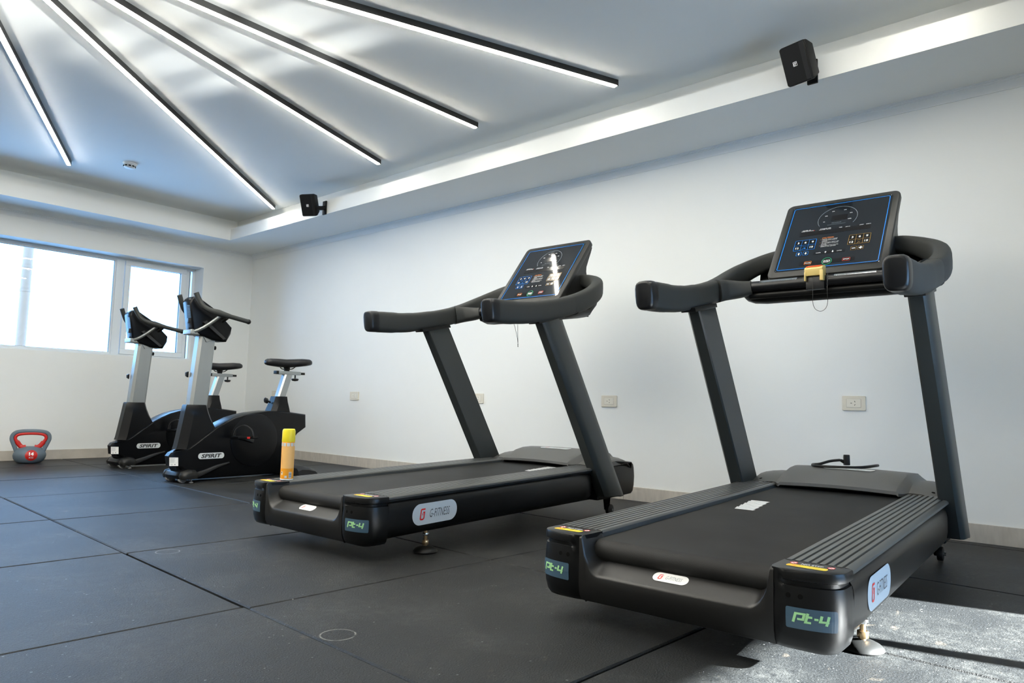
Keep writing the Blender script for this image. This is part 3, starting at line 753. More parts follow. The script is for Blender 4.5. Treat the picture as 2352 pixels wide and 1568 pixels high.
    put('dial_arc', [arc2(x, y, .084, .084, -32, 212, .0022, 40), stroke([at(.412, .648), at(.599, .650)], .0012), uvtext('PROGRAM', .006, .503, .673)], P_GREY, L2)
def side_map(s, x0, z0, lift):
    """Sticker plane on the side panel: drawing x to the right as seen from outside."""
    return lambda a, b, c: (x0+(a if s < 0 else -a), s*(.4212+lift), z0+b+.0273*(a if s < 0 else -a))
def treadmill(label, loc, rz, key, mark_x, mark_y):
    t = thing('treadmill', label, 'treadmill', loc, rz, 'black treadmills facing the wall')
    obj('chassis', lambda: G().loft([[(.11, y, z) for y, z in ((-.36, .075), (.36, .075), (.36, .215), (-.36, .215))], [(1.7, y, z) for y, z in ((-.36, .11), (.36, .11), (.36, .25), (-.36, .25))]]), DARK, t, key='tm_ch', smooth=0)
    obj('running_belt', g_belt, BELT, t, key='tm_belt', bevel=.002, segs=1, bang=60)
    obj('rear_cover', g_rear_cover, SLOPE, t, key='tm_rc', smooth=40)
    b1, b2, b3 = badge(.100, .034)
    sl = math.atan2(.034, .064); y0 = .008
    def slope(lift): return lambda a, b, c: (.034+b*math.cos(sl)-lift*math.sin(sl), y0-a, .1625+b*math.sin(sl)+lift*math.cos(sl))
    rb = obj('rear_badge', b1.mapped(slope(.0012)), WHITE_ST, t, smooth=0, key='tm_rb1')
    obj('badge_mark', b2.mapped(slope(.0018)), REDINK, rb, smooth=0, key='tm_rb2'); obj('badge_lettering', b3.mapped(slope(.0018)), P_GREY, rb, smooth=0, key='tm_rb3')
    for s in (1, -1):
        k = 'L' if s > 0 else 'R'
        mir = (lambda g: g) if s > 0 else (lambda g: g.mirror_y())
        cap = obj('end_cap', lambda: mir(g_cap()), SATIN, t, key='tm_cap'+k, smooth=40)
        for hs in (.040, .067):
            hg = lambda hs=hs: subdiv(flat([circ(.0058, 14, hs, .187)]), .004).mapped(lambda a, b, c: cap_pt(a, b, .0006, s))
            obj('screw_hole', hg, DARK, cap, smooth=0, key='tm_hole%s%g' % (k, hs))
        # pt-4 sticker wrapped round the cap; drawing x runs to the right as seen from behind
        sc = .090
        def wrap(lift): return lambda a, b, c: cap_pt(sc-(a if s > 0 else -a), .1395+b, lift, s)
        st = obj('model_sticker', lambda: subdiv(flat([rrect(.110, .047, .004, 3)]), .006).mapped(wrap(.0016)), SLATE, cap, smooth=0, key='tm_st'+k)
        obj('sticker_lettering', lambda: subdiv(pt4_letters().mapped(lambda x, y, z: (x*1.20, y*1.0+.002, z)), .006).mapped(wrap(.0026)), LIME, cap, smooth=0, key='tm_sl'+k)
        # NO STEP sticker on the cap top
        ns = nostep()
        def top(lift): return lambda a, b, c: (.060+b*1.55, s*.338-a*1.18, .2449+lift)
        obj('warning_label', lambda: ns['yellow'].mapped(top(.0003)), YELLOW, cap, smooth=0, key='tm_n1'+k)
        obj('warning_lettering', lambda: ns['white'].mapped(top(.0003)), P_WHITE, cap, smooth=0, key='tm_n2'+k)
        for i in range(3): obj('warning_sign', lambda: ns['red'][i].mapped(top(.0008)), REDINK, cap, smooth=0, key='tm_n3%s%d' % (k, i))
        obj('warning_print', lambda: ns['ink'].mapped(top(.0008)), P_GOLD, cap, smooth=0, key='tm_n4'+k)
        obj('side_rail', lambda: mir(g_rail()), RAIL, t, key='tm_rail'+k, smooth=30)
        pn = obj('side_panel', lambda: mir(g_panel()), SATIN, t, key='tm_panel'+k, smooth=50)
        s1, s2, s3 = badge(.250, .084)
        sb = obj('side_badge', lambda: s1.mapped(side_map(s, .350, .1635, .0006)), SILVER, t, smooth=0, key='tm_s1'+k)
        obj('badge_mark', lambda: s2.mapped(side_map(s, .350, .1635, .0014)), REDINK, sb, smooth=0, key='tm_s2'+k)
        obj('badge_lettering', lambda: s3.mapped(side_map(s, .350, .1635, .0014)), BLACKINK, sb, smooth=0, key='tm_s3'+k)
        obj('upright', lambda: g_post(s), POSTM, t, key='tm_post'+k, bevel=.004, segs=2, bang=50)
        obj('post_collar', lambda: G().loft([[(x+dx, s*(.4115+dy), z) for x, z in ((.985, 1.004+o), (1.20, 1.050+o), (1.19, 1.066+o), (.975, 1.02+o)) for dx in (0,)] for dy, o in ((-.0335, 0), (.0325, 0))]), BLACK, t, key='tm_col'+k, bevel=.003)
        gp = obj('hand_grip', lambda: g_grip(s), FOAM, t, key='tm_grip'+k)
        obj('grip_end', lambda: g_gripcap(s), GLOSSB, gp, key='tm_gc'+k)
        obj('arm_wing', lambda: g_wing(s), FOAM, t, key='tm_wing'+k)
        obj('crossbar_socket', lambda: g_socket(s), FOAM, t, key='tm_sock'+k)
        # levelling foot and front wheel
        ft = obj('foot', lambda: G().lathe([(.048, 0), (.051, .004), (.049, .009), (.042, .016), (.030, .022), (.016, .025), (.008, .026)], (.338, s*.382, 0), 28), BLACK, t, key='tm_ft'+k)
        obj('bolt', lambda: G().cyl((.338, s*.382, .024), (.338, s*.382, .10), .0075, n=12), BRASS, ft, key='tm_bo'+k)
        obj('nut', lambda: G().cyl((.338, s*.382, .030), (.338, s*.382, .048), .0145, n=6), BRASS, ft, key='tm_nu'+k, bevel=.001, segs=1)
        obj('nut', lambda: G().cyl((.338, s*.382, .066), (.338, s*.382, .078), .0145, n=6), STEEL, ft, key='tm_nv'+k, bevel=.001, segs=1)
        wh = obj('wheel', lambda: G().cyl((1.80, s*.33, .030), (1.80, s*.352, .030), .030, n=24), BLACK, t, key='tm_wh'+k, bevel=.004)
        obj('axle', lambda: G().cyl((1.80, s*.350, .030), (1.80, s*.362, .030), .008, n=10), STEEL, wh, key='tm_ax'+k)
        obj('wheel_fork', lambda: G().prism_y([(1.78, .03), (1.76, .13), (1.84, .13), (1.82, .03), (1.80, .018)], s*.322-.004, s*.322+.004), DARK, t, key='tm_fk'+k)
        obj('heart_rate_plate', lambda: G().loft([[(1.352+.0245*math.cos(a), s*y+off, 1.152+.0245*math.sin(a)) for a in [math.radians(q) for q in (100, 112, 124, 136, 148)]]+[(1.352+.020*math.cos(a), s*y+off, 1.152+.020*math.sin(a)) for a in [math.radians(q) for q in (148, 136, 124, 112, 100)]] for y, off in ((.074, .012), (.232, .012))]), STEEL, t, key='tm_hr'+k)
    hd = obj('motor_hood', g_hood, HOOD, t, key='tm_hood', smooth=28)
    h1, h2, h3 = badge(.215, .052)
    h1 = subdiv(h1, .02)
    def hm(lift): return lambda a, b, c: (1.728+b, -.006-a, hood_z(1.728+b, -.006-a)+lift)
    hb = obj('hood_badge', lambda: h1.mapped(hm(.0022)), SILVER, hd, smooth=0, key='tm_h1')
    obj('badge_mark', lambda: h2.mapped(hm(.0030)), REDINK, hd, smooth=0, key='tm_h2'); obj('badge_lettering', lambda: h3.mapped(hm(.0030)), P_GREY, hd, smooth=0, key='tm_h3')
    for s in (1, -1): obj('hood_screw', lambda s=s: flat([circ(.007, 14, 1.62, s*.35)]).mapped(lambda x, y, z: (x, y, hood_z(x, y)+.0008)), DARK, hd, smooth=0, key='tm_hs%d' % s)
    obj('motor_housing', g_housing, SATIN, t, key='tm_hous', bevel=.014, segs=3)
    # white printed stripes across the belt
    def marks():
        g = G(); z = lambda x: zr(x)-.0170+.0008
        for k in range(9):
            x = k*.0272; o = .0030*k+.003*(k % 2)
            g.add([(mark_x+a, mark_y+b, z(mark_x+a)) for a, b in ((x, o-.034), (x+.0205, o-.036), (x+.0205, o+.037), (x, o+.034))], [(0, 1, 2, 3)])
        return g
    obj('belt_mark', marks(), P_WHITE, t, smooth=0)
    # console
    c = obj('console', g_console, BEZEL, t, key='tm_con', smooth=45)
    obj('console_back', g_console_back, BEZEL, c, key='tm_cbk', smooth=45)
    obj('screen', lambda: cg(flat([rrect(CWID+.018, CLEN+.018, .013, 5, CWID/2, CLEN/2)])).mapped(con_map(.0003)), SCREEN, c, smooth=0, key='tm_scr')
    console_prints(c)
    for u, v in ((-.005, -.005), (1.005, -.005), (-.005, 1.005), (1.005, 1.005)):
        obj('screw', lambda u=u, v=v: cg(flat([circ(.0022, 10, u*CWID, v*CLEN)])).mapped(con_map(.0016)), STEEL, c, smooth=0, key='tm_sc%g%g' % (u, v))
    obj('crossbar', lambda: G().cyl((1.352, -.30, 1.152), (1.352, .30, 1.152), .0235, n=24), GLOSSB, t, key='tm_xb')
    obj('lower_bar', lambda: G().cyl((1.372, -.30, 1.116), (1.372, .30, 1.116), .016, n=16), BLACK, t, key='tm_lb')
    tr = obj('console_tray', g_tray, BLACK, t, key='tm_tray', smooth=50)
    obj('tray_floor', g_tray_floor, DARK, tr, key='tm_trf', smooth=0)
    def vents():
        g = G()
        for i in range(34):
            for j in range(3):
                y = .062-.0058*i+(.0029 if j % 2 else 0); u = .15+.27*j; x = 1.387+.034*u; z = 1.0890-.0078*u
                g.add([(x+.0030*math.cos(a)*.9, y+.0018*math.sin(a), z-.0006-.0030*math.cos(a)*.24) for a in [2*PI*k/8 for k in range(8)]], [tuple(range(8))])
        return g
    v = obj('vent_holes', vents, DARK, tr, smooth=0, key='tm_vent'); v['kind'] = 'stuff'
    return t
TM1 = treadmill('large black treadmill in front with a yellow safety key clipped to its handlebar', (1.68189, .91969, 0), .02944, '1', .855, .133)
TM2 = treadmill('black treadmill behind the nearer one, with the yellow spray can on its rail', (1.67028, 2.58178, 0), .01574, '2', 1.27, -.175)

# safety key and cord of the nearer treadmill
k = obj('safety_key', G().prism_y([(1.300, 1.168), (1.296, 1.196), (1.303, 1.204), (1.345, 1.216), (1.352, 1.208), (1.352, 1.178), (1.345, 1.170)], -.027, .045), KEYYEL, TM1, bevel=.004, segs=2)
k['label'] = 'yellow safety key with orange top'
obj('key_top', G().prism_y([(1.301, 1.2043), (1.304, 1.2075), (1.340, 1.2178), (1.341, 1.2143)], -.016, .040), KEYORG, k, bevel=.001, segs=1)
obj('key_leg', G().box(1.296, 1.316, .039, .045, 1.147, 1.185), KEYYEL, k, bevel=.002)
obj('key_leg', G().box(1.296, 1.322, -.030, -.016, 1.146, 1.190), KEYYEL, k, bevel=.003)
obj('key_socket', G().box(1.312, 1.345, -.030, .044, 1.112, 1.172), GLOSSB, TM1, bevel=.006)
cord = spline([(1.305, .013, 1.165), (1.300, .012, 1.10), (1.300, .013, 1.06), (1.300, .004, 1.030), (1.300, -.018, 1.018), (1.300, -.038, 1.030), (1.300, -.046, 1.06), (1.300, -.044, 1.10), (1.306, -.046, 1.175)], 6)
c = obj('safety_cord', G().tube(cord, .0011, 6), GLOSSB, TM1); c['label'] = 'thin dark loop of cord hanging from the key'
cord2 = spline([(1.36, .045, 1.09), (1.36, .030, 1.06), (1.36, .010, 1.00), (1.36, .002, .960), (1.36, -.0015, .945), (1.36, .000, .936), (1.36, .0035, .945), (1.36, .001, .960), (1.36, .004, 1.00), (1.36, .006, 1.06), (1.36, .005, 1.09)], 5)
c = obj('safety_cord', G().tube(cord2, .0012, 6), GLOSSB, TM2); c['label'] = 'thin dark cord hanging below the handlebar'
# power cable coiled on the hood of the nearer treadmill
t = thing('power_cable', 'black power cable with angled plug lying on the nearer treadmill hood', 'cable', (1.68189, .91969, 0), .02944)
hz = lambda x, y: hood_z(x, y)+.006
pts = [(1.90, .075, hz(1.90, .075)+.030), (1.885, .115, hz(1.885, .115)+.020), (1.84, .150, hz(1.84, .15)+.003), (1.785, .165, hz(1.785, .165)), (1.735, .140, hz(1.735, .14)), (1.718, .085, hz(1.718, .085)), (1.728, .02, hz(1.728, .02)), (1.755, -.03, hz(1.755, -.03)), (1.80, -.065, hz(1.80, -.065)+.002), (1.86, -.085, hz(1.86, -.085)+.010), (1.91, -.085, hz(1.91, -.085)+.018)]
obj('cord', G().tube(spline(pts, 6), .0064, 10), BLACK, t)
pg = G().prism_y([(-.016, -.020), (.016, -.020), (.017, .020), (.004, .030), (-.013, .028)], -.013, .013)
o = obj('plug', pg, BLACK, t, bevel=.003); o.location = (1.915, .050, hz(1.915, .05)+.030); o.rotation_euler = (0, .1, .4)
o2 = obj('strain_relief', G().cyl((1.90, .075, hz(1.9, .075)+.030), (1.912, .055, hz(1.91, .055)+.022), .006, .010), BLACK, t)
# spray can standing on the rail of the farther treadmill
t = thing('spray_can', 'orange spray can with yellow cap standing on the farther treadmill rail', 'spray can', (1.67028+.118, 2.58178+.316, .2462), 4.154)
R = .029
obj('rim', G().lathe([(R-.003, 0), (R, .001), (R, .004), (R-.001, .006)], n=32), SILVER, t)
body = obj('body', G().lathe([(R-.001, .005), (R-.0005, .008), (R-.0005, .168), (R-.003, .173)], n=40), CANO, t)
def wrapc(a, b, lift): return ((R+lift)*math.cos(a/R), (R+lift)*math.sin(a/R), b)
def patch(x0, x1, z0, z1, lift, m, nm):
    n = max(2, int(abs(x1-x0)/.003)); g = G()
    g.v = [wrapc(x0+(x1-x0)*i/n, z, lift) for z in (z0, z1) for i in range(n+1)]; g.f = [(i, i+1, n+2+i, n+1+i) for i in range(n)]
    return obj(nm, g, m, body, smooth=35)
patch(-.034, .034, .052, .150, .0001, CANP, 'text_panel')
for i in range(5): patch(-.041+.0172*i, -.027+.0172*i, .151, .166, .0002, SILVER, 'pictogram')
patch(.008, .022, .010, .036, .0002, WHITE_ST, 'barcode')
for i in range(5): patch(.009, .021, .0125+.0045*i, .0150+.0045*i, .0004, SLATE, 'barcode_bar')
patch(-.028, -.020, .024, .038, .0002, WHITE_ST, 'small_label')
patch(-.026, -.022, .031, .036, .0004, BLACKINK, 'small_symbol')
patch(-.010, .000, .010, .020, .0002, SILVER, 'recycling_mark')
obj('cap', G().lathe([(R-.0005, .170), (R, .174), (R-.0005, .218), (R-.003, .226), (R-.006, .228), (.002, .228)], n=36), CANY, t)

# ================================================================ EXERCISE BIKES  (local: x forward, y to the rider's left, z up)
def sec_box(prof, ys):                       # loft a side profile across y with an inset k per station
    cx = sum(p[0] for p in prof)/len(prof); cz = sum(p[1] for p in prof)/len(prof)
    return G().loft([[(cx+(x-cx)*(1-k), y, cz+(z-cz)*(1-k)) for x, z in prof] for y, k in ys])
def g_bike_shell():
    prof = [(.078, .188), (.060, .212), (.015, .222), (-.050, .236), (-.10, .270), (-.171, .322), (-.26, .387), (-.337, .429), (-.41, .463), (-.49, .486), (-.576, .502), (-.70, .516), (-.80, .517), (-.883, .512), (-1.063, .491), (-1.070, .386), (-.99, .335), (-.945, .28), (-.925, .10), (-.90, .030), (-.86, .018), (-.14, .018), (-.06, .060), (.0, .105), (.066, .118)]
    def nose(x, y, z):
        f = max(0, min(1, (x+.035)/.085)); return (x-.020*f, y*(1-.62*f), z)
    return sec_box(prof, ((-.085, .045), (-.080, .018), (-.066, 0), (.066, 0), (.080, .018), (.085, .045))).mapped(nose)
def g_bike_cowl():
    secs = []
    for z, xf, xr, hy in ((.235, .008, -.16, .070), (.262, .0, -.19, .070), (.33, -.012, -.24, .068), (.39, -.022, -.268, .066), (.449, -.032, -.236, .063), (.50, -.040, -.214, .061), (.545, -.047, -.200, .060), (.555, -.052, -.196, .056)):
        secs.append([(xf, -.030, z), (xf-.055, -hy, z), (xr+.015, -hy, z), (xr, -hy+.015, z), (xr, hy-.015, z), (xr+.015, hy, z), (xf-.055, hy, z), (xf, .030, z)])
    return G().loft(secs)
def g_bike_post():
    secs = []
    for z, xf, xr in ((.53, -.070, -.204), (1.085, -.114, -.240)):
        secs.append([(xf, -.026, z), (xf-.018, -.046, z), (xr+.014, -.046, z), (xr, -.034, z), (xr, .034, z), (xr+.014, .046, z), (xf-.018, .046, z), (xf, .026, z)])
    return G().loft(secs)
def g_bike_console():
    prof = [(-.012, 1.300), (-.022, 1.328), (-.045, 1.348), (-.080, 1.346), (-.20, 1.262), (-.336, 1.140), (-.341, 1.095), (-.308, 1.034), (-.205, 1.038), (-.052, 1.082)]
    secs = []
    for y, k in ((-.100, .10), (-.094, .04), (-.08, 0), (.08, 0), (.094, .04), (.100, .10)):
        secs.append([(-.15+(x+.15)*(1-k*.9), y*(.56 if x > -.10 else (1 if z > 1.1 else .8)), 1.2+(z-1.2)*(1-k*.9)) for x, z in prof])
    return G().loft(secs)
def g_saddle():
    secs = []
    for x, hw, zt, zb in ((-.700, .012, .912, .896), (-.706, .026, .928, .889), (-.730, .038, .942, .882), (-.80, .048, .945, .876), (-.87, .066, .944, .872), (-.94, .100, .950, .876), (-1.00, .122, .956, .885), (-1.05, .126, .956, .892), (-1.075, .110, .945, .898), (-1.086, .070, .930, .905)):
        sec = []
        for k in range(16):
            a = 2*PI*k/16; c, s_ = math.cos(a), math.sin(a)
            y = hw*math.copysign(abs(c)**.7, c); zz = (zt+zb)/2+(zt-zb)/2*math.copysign(abs(s_)**.55, s_)
            if s_ > .3: zz -= .006*max(0, 1-abs(y)/(hw+.001))
            sec.append((x, y, zz))
        secs.append(sec)
    return G().loft(secs)
def bike(label, loc, rz):
    t = thing('exercise_bike', label, 'exercise bike', loc, rz, 'upright exercise bikes in the corner')
    sh = obj('shell', g_bike_shell, BIKEB, t, key='bk_shell', smooth=32)
    for s in (1, -1):
        k = '%d' % s
        # maker's plate: drawing x to the right seen from that side
        def sm(lift): return lambda a, b, c: (-.234+(-a if s > 0 else a), s*(.0852+lift), .183+b)
        pl = obj('name_plate', lambda: flat([rrect(.205, .044, .021, 8)]).mapped(sm(.0006)), SILVER, t, smooth=0, key='bk_pl'+k)
        obj('plate_lettering', lambda: text('SPIRIT', .0265, 0, 0, sx=1.5, shear=.28, bold=.035).mapped(sm(.0014)), BLACKINK, pl, smooth=0, key='bk_pt'+k)
        dc = obj('crank_cover', lambda: G().lathe([(.205, 0), (.203, .006), (.19, .010), (.12, .013), (.02, .014)], n=48).mapped(lambda x, y, z: (-.585+x, s*(.083+z), .290+y)), BIKEB, t, key='bk_dc'+k)
        a = math.radians(165 if s > 0 else -15); cx, cz = -.560, .285; px, pz = (-.435, .318) if s > 0 else (-.685, .252)
        obj('crank', lambda: G().sweep([(cx, s*.105, cz), (px, s*.125, pz)], RR, [(.010, .018), (.008, .014)]), BIKEG, t, key='bk_cr'+k)
        pd = obj('pedal', lambda: G().box(px-.085, px+.085, s*.135 if s > 0 else -.235, s*.235 if s > 0 else -.135, pz-.012, pz+.010), BIKEB, t, key='bk_pd'+k, bevel=.005)
        obj('pedal_strap', lambda: G().sweep(spline([(px+.06, s*.138, pz), (px+.05, s*.150, pz+.065), (px+.01, s*.185, pz+.092), (px-.03, s*.222, pz+.060), (px-.045, s*.236, pz)], 5), [(-1, -1), (1, -1), (1, 1), (-1, 1)], [(.018, .0022)]*21), BIKEG, pd, key='bk_ps'+k)
        obj('pedal_reflector', lambda: G().box(px-.012, px+.012, s*.2355-.001, s*.2355+.001, pz-.008, pz+.006), REDV, pd, key='bk_pr'+k, smooth=0)
        obj('shell_fairing', lambda: G().sweep(spline([(-.06, s*.105, .045), (-.12, s*.098, .050), (-.20, s*.090, .072), (-.29, s*.084, .104), (-.38, s*.080, .126)], 4), RR, [(.012, .026-.0012*i) for i in range(17)]), BIKEG, t, key='bk_fa'+k)
        # handlebar half: horn, side grip and outrigger
        P = spline([(-.018, s*.118, 1.367), (-.040, s*.125, 1.318), (-.070, s*.140, 1.272), (-.110, s*.160, 1.247), (-.165, s*.180, 1.232), (-.24, s*.193, 1.216), (-.315, s*.202, 1.203), (-.395, s*.208, 1.190)], 5)
        n = len(P); r = [.0185 if i < n*.42 else (.0245-.006*abs(i/n-.56)/.14 if i < n*.70 else .0170) for i in range(n)]
        hb = obj('handlebar', lambda: G().tube(P, r, 14), FOAM, t, key='bk_hb'+k)
        obj('grip_cap', lambda: G().tube([(-.388, s*.2075, 1.191), (-.400, s*.2085, 1.189), (-.410, s*.209, 1.1875)], [.0185, .0195, .012], 14), BLACK, hb, key='bk_gc'+k)
        obj('outrigger', lambda: G().tube(spline([(-.060, s*.045, 1.090), (-.085, s*.075, 1.105), (-.130, s*.115, 1.145), (-.190, s*.165, 1.212)], 4), .0125, 12), ALU, t, key='bk_or'+k)
        obj('grip_joint', lambda: G().sweep([(-.215, s*.15, 1.180), (-.225, s*.192, 1.205)], RR, [(.016, .016)]*2), BLACK, t, key='bk_gj'+k)
        obj('console_insert', lambda: G().prism_y([(-.10, 1.16), (-.125, 1.175), (-.285, 1.055), (-.265, 1.045)], s*.080-.006, s*.080+.014*s+.006), BIKEG, t, key='bk_ci'+k)
    obj('front_cowl', g_bike_cowl, BIKEB, t, key='bk_cowl', smooth=30)
    obj('front_post', g_bike_post, ALU, t, key='bk_post', smooth=25)
    obj('post_clamp', lambda: G().box(-.105, -.030, -.058, .058, 1.066, 1.106), ALU, t, key='bk_cl', bevel=.012, segs=3)
    obj('clamp_tab', lambda: G().prism_y([(-.115, 1.085), (-.150, 1.105), (-.195, 1.035), (-.160, 1.020)], .046, .052), ALU, t, key='bk_tab', bevel=.001, segs=1)
    obj('post_knob', lambda: G().cyl((-.230, 0, .985), (-.262, 0, .985), .008, .016), BLACK, t, key='bk_pk', bevel=.003)
    obj('post_hook', lambda: G().prism_y([(-.088, .80), (-.070, .79), (-.072, .765), (-.088, .755)], -.062, -.040), BLACK, t, key='bk_hk', bevel=.002)
    cs = obj('console', g_bike_console, BIKEB, t, key='bk_con', smooth=40)
    # back of the console: vents and a small block
    fx = lambda z: -.052+(z-1.082)*(.040/.218)+.0005
    for i in range(9):
        z = 1.282-.0105*i
        obj('vent_slat', lambda z=z: G().add([(fx(zz)+.0012, y, zz) for y, zz in ((.008, z), (.046, z-.003), (.046, z-.0085), (.008, z-.0055))], [(0, 1, 2, 3)]), SLATE, cs, smooth=0, key='bk_vs%d' % i)
    obj('cable_block', lambda: G().box(fx(1.165)-.01, fx(1.165)+.020, .016, .044, 1.150, 1.185), GLOSSB, cs, key='bk_cb', bevel=.003)
    obj('speaker_slot', lambda: G().add([(fx(z)+.0012, y, z) for y, z in ((.0, 1.120), (.046, 1.114), (.046, 1.100), (.0, 1.104))], [(0, 1, 2, 3)]), DARK, cs, smooth=0, key='bk_ss')
    # seat assembly
    obj('seat_cowl', lambda: G().loft([[(xf, -hy*.6, z), (xf-.04, -hy, z), (xr, -hy, z), (xr, hy, z), (xf-.04, hy, z), (xf, hy*.6, z)] for z, xf, xr, hy in ((.500, -.740, -.912, .066), (.540, -.756, -.903, .063), (.590, -.776, -.890, .058), (.634, -.790, -.884, .054))]), BIKEB, t, key='bk_sc', smooth=30)
    obj('seat_post', lambda: G().loft([[(xf, -.020, z), (xf-.012, -.032, z), (xr+.01, -.032, z), (xr, -.022, z), (xr, .022, z), (xr+.01, .032, z), (xf-.012, .032, z), (xf, .020, z)] for z, xf, xr in ((.60, -.806, -.880), (.815, -.873, -.947))]), ALU, t, key='bk_sp', smooth=25)
    obj('post_pin', lambda: G().lathe([(.008, 0), (.008, .03), (.022, .034), (.022, .052), (.014, .058)], n=16).mapped(lambda x, y, z: (-.765+z*.9, y, .585+x+z*.3)), BLACK, t, key='bk_pp')
    obj('seat_slider', lambda: G().box(-1.030, -.815, -.024, .024, .815, .844), ALU, t, key='bk_sl', bevel=.003)
    obj('slider_end', lambda: G().box(-1.074, -1.028, -.018, .018, .820, .839), BLACK, t, key='bk_se', bevel=.002)
    obj('slider_plug', lambda: G().box(-.816, -.796, -.0235, .0235, .816, .843), BLACK, t, key='bk_sg', bevel=.002)
    obj('slider_knob', lambda: G().lathe([(.006, .050), (.006, .020), (.028, .018), (.030, .010), (.024, .0), (.004, -.004)], (-.990, 0, .768), 20), BLACK, t, key='bk_kn')
    obj('seat_clamp', lambda: G().cyl((-.905, 0, .842), (-.905, 0, .878), .022, .026), BLACK, t, key='bk_cm')
    for s in (1, -1):
        obj('seat_wire', lambda s=s: G().tube(spline([(-.85, s*.022, .882), (-.875, s*.026, .862), (-.93, s*.028, .862), (-.965, s*.035, .884)], 4), .0038, 8), BLACK, t, key='bk_sw%d' % s)
    obj('saddle', g_saddle, LEATHER, t, key='bk_sd', smooth=60)
    # stabilisers
    fs = obj('front_stabiliser', lambda: G().loft([[(x, y, z) for x, z in ((-.095+dx, .030), (-.100+dx, .062), (-.080+dx, .086), (-.030+dx, .092), (.010+dx, .078), (.022+dx, .052), (.016+dx, .028))] for y, dx in ((-.11, -.01), (-.07, 0), (.07, 0), (.11, -.01))]), BIKEB, t, key='bk_fs', bevel=.004, bang=40)
    for s in (1, -1):
        obj('stabiliser_cap', lambda s=s: G().loft([[(-.060+(x+.0)*k, s*y, .03+(z-.03)*k) for x, z in ((-.050, .030), (-.056, .062), (-.034, .088), (.012, .094), (.060, .078), (.074, .050), (.066, .026))] for y, k in ((.105, 1.03), (.130, 1.0), (.150, .86), (.158, .62))]), BLACK, fs, key='bk_fc%d' % s, smooth=50)
        wl = obj('transport_wheel', lambda s=s: G().cyl((-.020, s*.075, .0285), (-.020, s*.102, .0285), .0285, n=20), WHEEL, t, key='bk_tw%d' % s, bevel=.004)
        obj('wheel_hub', lambda s=s: G().cyl((-.020, s*.101, .0285), (-.020, s*.108, .0285), .007, n=10), STEEL, wl, key='bk_th%d' % s)
        obj('levelling_foot', lambda s=s: G().lathe([(.014, 0), (.016, .006), (.007, .010), (.006, .034)], (-.068, s*.125, 0), 14), WHEEL, t, key='bk_lf%d' % s)
        obj('rear_foot', lambda s=s: G().lathe([(.018, 0), (.020, .008), (.008, .014)], (-.985, s*.21, 0), 14), BLACK, t, key='bk_rf%d' % s)
    obj('neck', lambda: G().prism_y([(.02, .125), (.0, .085), (-.07, .08), (-.09, .12)], -.05, .05), BIKEB, t, key='bk_nk', smooth=0)
    obj('rear_stabiliser', lambda: G().loft([[(x, y, z*k) for x, z in ((-.885, .014), (-.880, .070), (-.915, .088), (-.985, .078), (-1.045, .058), (-1.066, .030), (-1.055, .012))] for y, k in ((-.26, .62), (-.235, .92), (-.12, 1.0), (.12, 1.0), (.235, .92), (.26, .62))]), BIKEG, t, key='bk_rs', smooth=40)
    # paper type label on the nose
    na = math.atan2(.050, .065)                 # slant of the near flank of the nose
    def nm(lift): return lambda a, b, c: (.030-a*math.cos(na)+math.sin(na)*(lift+.004)+b*.06, .0555+a*math.sin(na)+math.cos(na)*(lift+.004), .150+b)
    tg = obj('type_label', lambda: flat([rrect(.058, .060, .002, 2, .0, 0)]).mapped(nm(.0035)), WHITE_ST, t, smooth=0, key='bk_tg')
    def lab():
        g = frame2(.052, .034, .001, .0006, 0, .010)
        for i in range(6): g = join(g, stroke([(-.022, .022-.005*i), (.010-.004*(i % 3), .022-.005*i)], .0011))
        return join(g, text('CE', .008, -.014, -.020), flat([circ(.004, 8, .008, -.020)]))
    obj('label_print', lambda: lab().mapped(nm(.0042)), P_GREY, tg, smooth=0, key='bk_lp')
    return t
bike('nearer black exercise bike with silver posts, its front post between window and corner', (2.300, 5.210, 0), math.radians(184.0))
bike('farther black exercise bike with silver posts, directly in front of the window sash', (2.379, 6.515, 0), math.radians(184.1))

# ================================================================ KETTLEBELL (local: front faces -y)
t = thing('kettlebell', 'grey vinyl kettlebell with red handle lining and 14 kg disc by the wall', 'kettlebell', (1.975, 7.335, 0), math.radians(-14.5))
secs = []
for z, a, b in ((0.0, .070, .055), (.004, .085, .066), (.018, .104, .080), (.040, .118, .092), (.065, .124, .097), (.085, .121, .095), (.105, .110, .086), (.118, .100, .075), (.132, .085, .058), (.142, .062, .038), (.146, .03, .018)):
    secs.append([(a*math.cos(2*PI*k/32), b*math.sin(2*PI*k/32), z) for k in range(32)])
obj('body', G().loft(secs), GREYV, t, smooth=60)
HP = spline([(-.092, 0, .085), (-.108, 0, .130), (-.128, 0, .180), (-.138, 0, .212), (-.132, 0, .245), (-.108, 0, .268), (-.06, 0, .277), (0, 0, .279), (.06, 0, .277), (.108, 0, .268), (.132, 0, .245), (.138, 0, .212), (.128, 0, .180), (.108, 0, .130), (.092, 0, .085)], 5)
obj('handle', G().sweep(HP, RR, [(.0165, .0235)]*len(HP), up=(0, 1, 0)), GREYV, t, smooth=60)
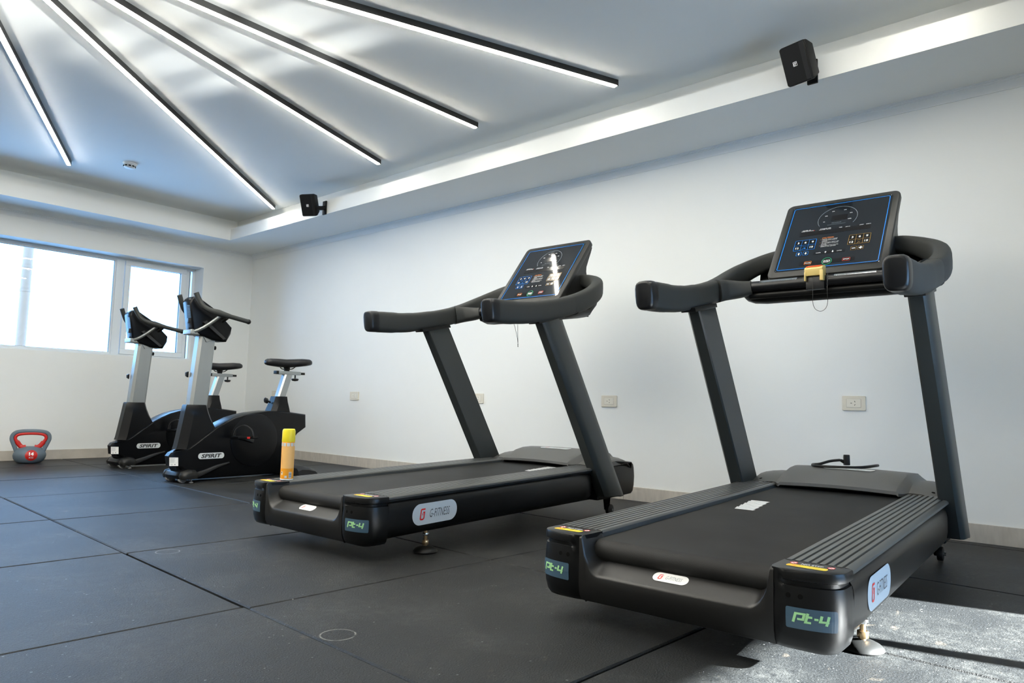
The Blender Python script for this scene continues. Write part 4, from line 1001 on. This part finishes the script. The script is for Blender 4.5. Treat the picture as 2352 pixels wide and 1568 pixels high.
HI = spline([(-.030, 0, .142), (-.050, 0, .138), (-.072, 0, .150), (-.094, 0, .180), (-.112, 0, .212), (-.107, 0, .235), (-.088, 0, .249), (-.05, 0, .256), (0, 0, .258), (.05, 0, .256), (.088, 0, .249), (.107, 0, .235), (.112, 0, .212), (.094, 0, .180), (.072, 0, .150), (.050, 0, .138), (.030, 0, .142)], 5)
n = len(HI)
obj('handle_lining', G().sweep(HI, RR, [(.0125 if .2 < i/n < .8 else .019, .026 if .12 < i/n < .88 else .030) for i in range(n)], up=(0, 1, 0)), REDV, t, smooth=60)
def kb(x, z, lift):
    for (z0, a0, b0), (z1, a1, b1) in zip([(0.0, .070, .055), (.018, .104, .080), (.040, .118, .092), (.065, .124, .097), (.085, .121, .095), (.105, .110, .086), (.118, .100, .075)], [(.018, .104, .080), (.040, .118, .092), (.065, .124, .097), (.085, .121, .095), (.105, .110, .086), (.118, .100, .075), (.132, .085, .058)]):
        if z0 <= z <= z1:
            f = (z-z0)/(z1-z0); a = a0+(a1-a0)*f; b = b0+(b1-b0)*f
            return (x, -(b*math.sqrt(max(0, 1-(x/a)**2))+lift), z)
def kmap(lift): return lambda a, b, c: kb(a+.012, .072+b, lift)
def fine_disc(r, nr=6, n=28):
    g = G(); g.v = [(0, 0, 0)]+[(r*i/nr*math.cos(2*PI*k/n), r*i/nr*math.sin(2*PI*k/n), 0) for i in range(1, nr+1) for k in range(n)]
    g.f = [(0, 1+k, 1+(k+1) % n) for k in range(n)]+[(1+(i-1)*n+k, 1+i*n+k, 1+i*n+(k+1) % n, 1+(i-1)*n+(k+1) % n) for i in range(1, nr) for k in range(n)]
    return g
d = obj('weight_disc', fine_disc(.043).mapped(kmap(.0015)), REDV, t, smooth=60)
obj('disc_rim', arc2(0, 0, .0455, .0455, 0, 360, .003, 32, True).mapped(kmap(.0022)), P_RED, d, smooth=0)
obj('weight_number', subdiv(text('14', .026, 0, .013, bold=.04, sx=1.1), .004).mapped(kmap(.0026)), P_WHITE, d, smooth=0)
obj('unit_lettering', subdiv(text('KG', .014, 0, -.018, bold=.01, sx=1.2), .004).mapped(kmap(.0026)), SILVER, d, smooth=0)
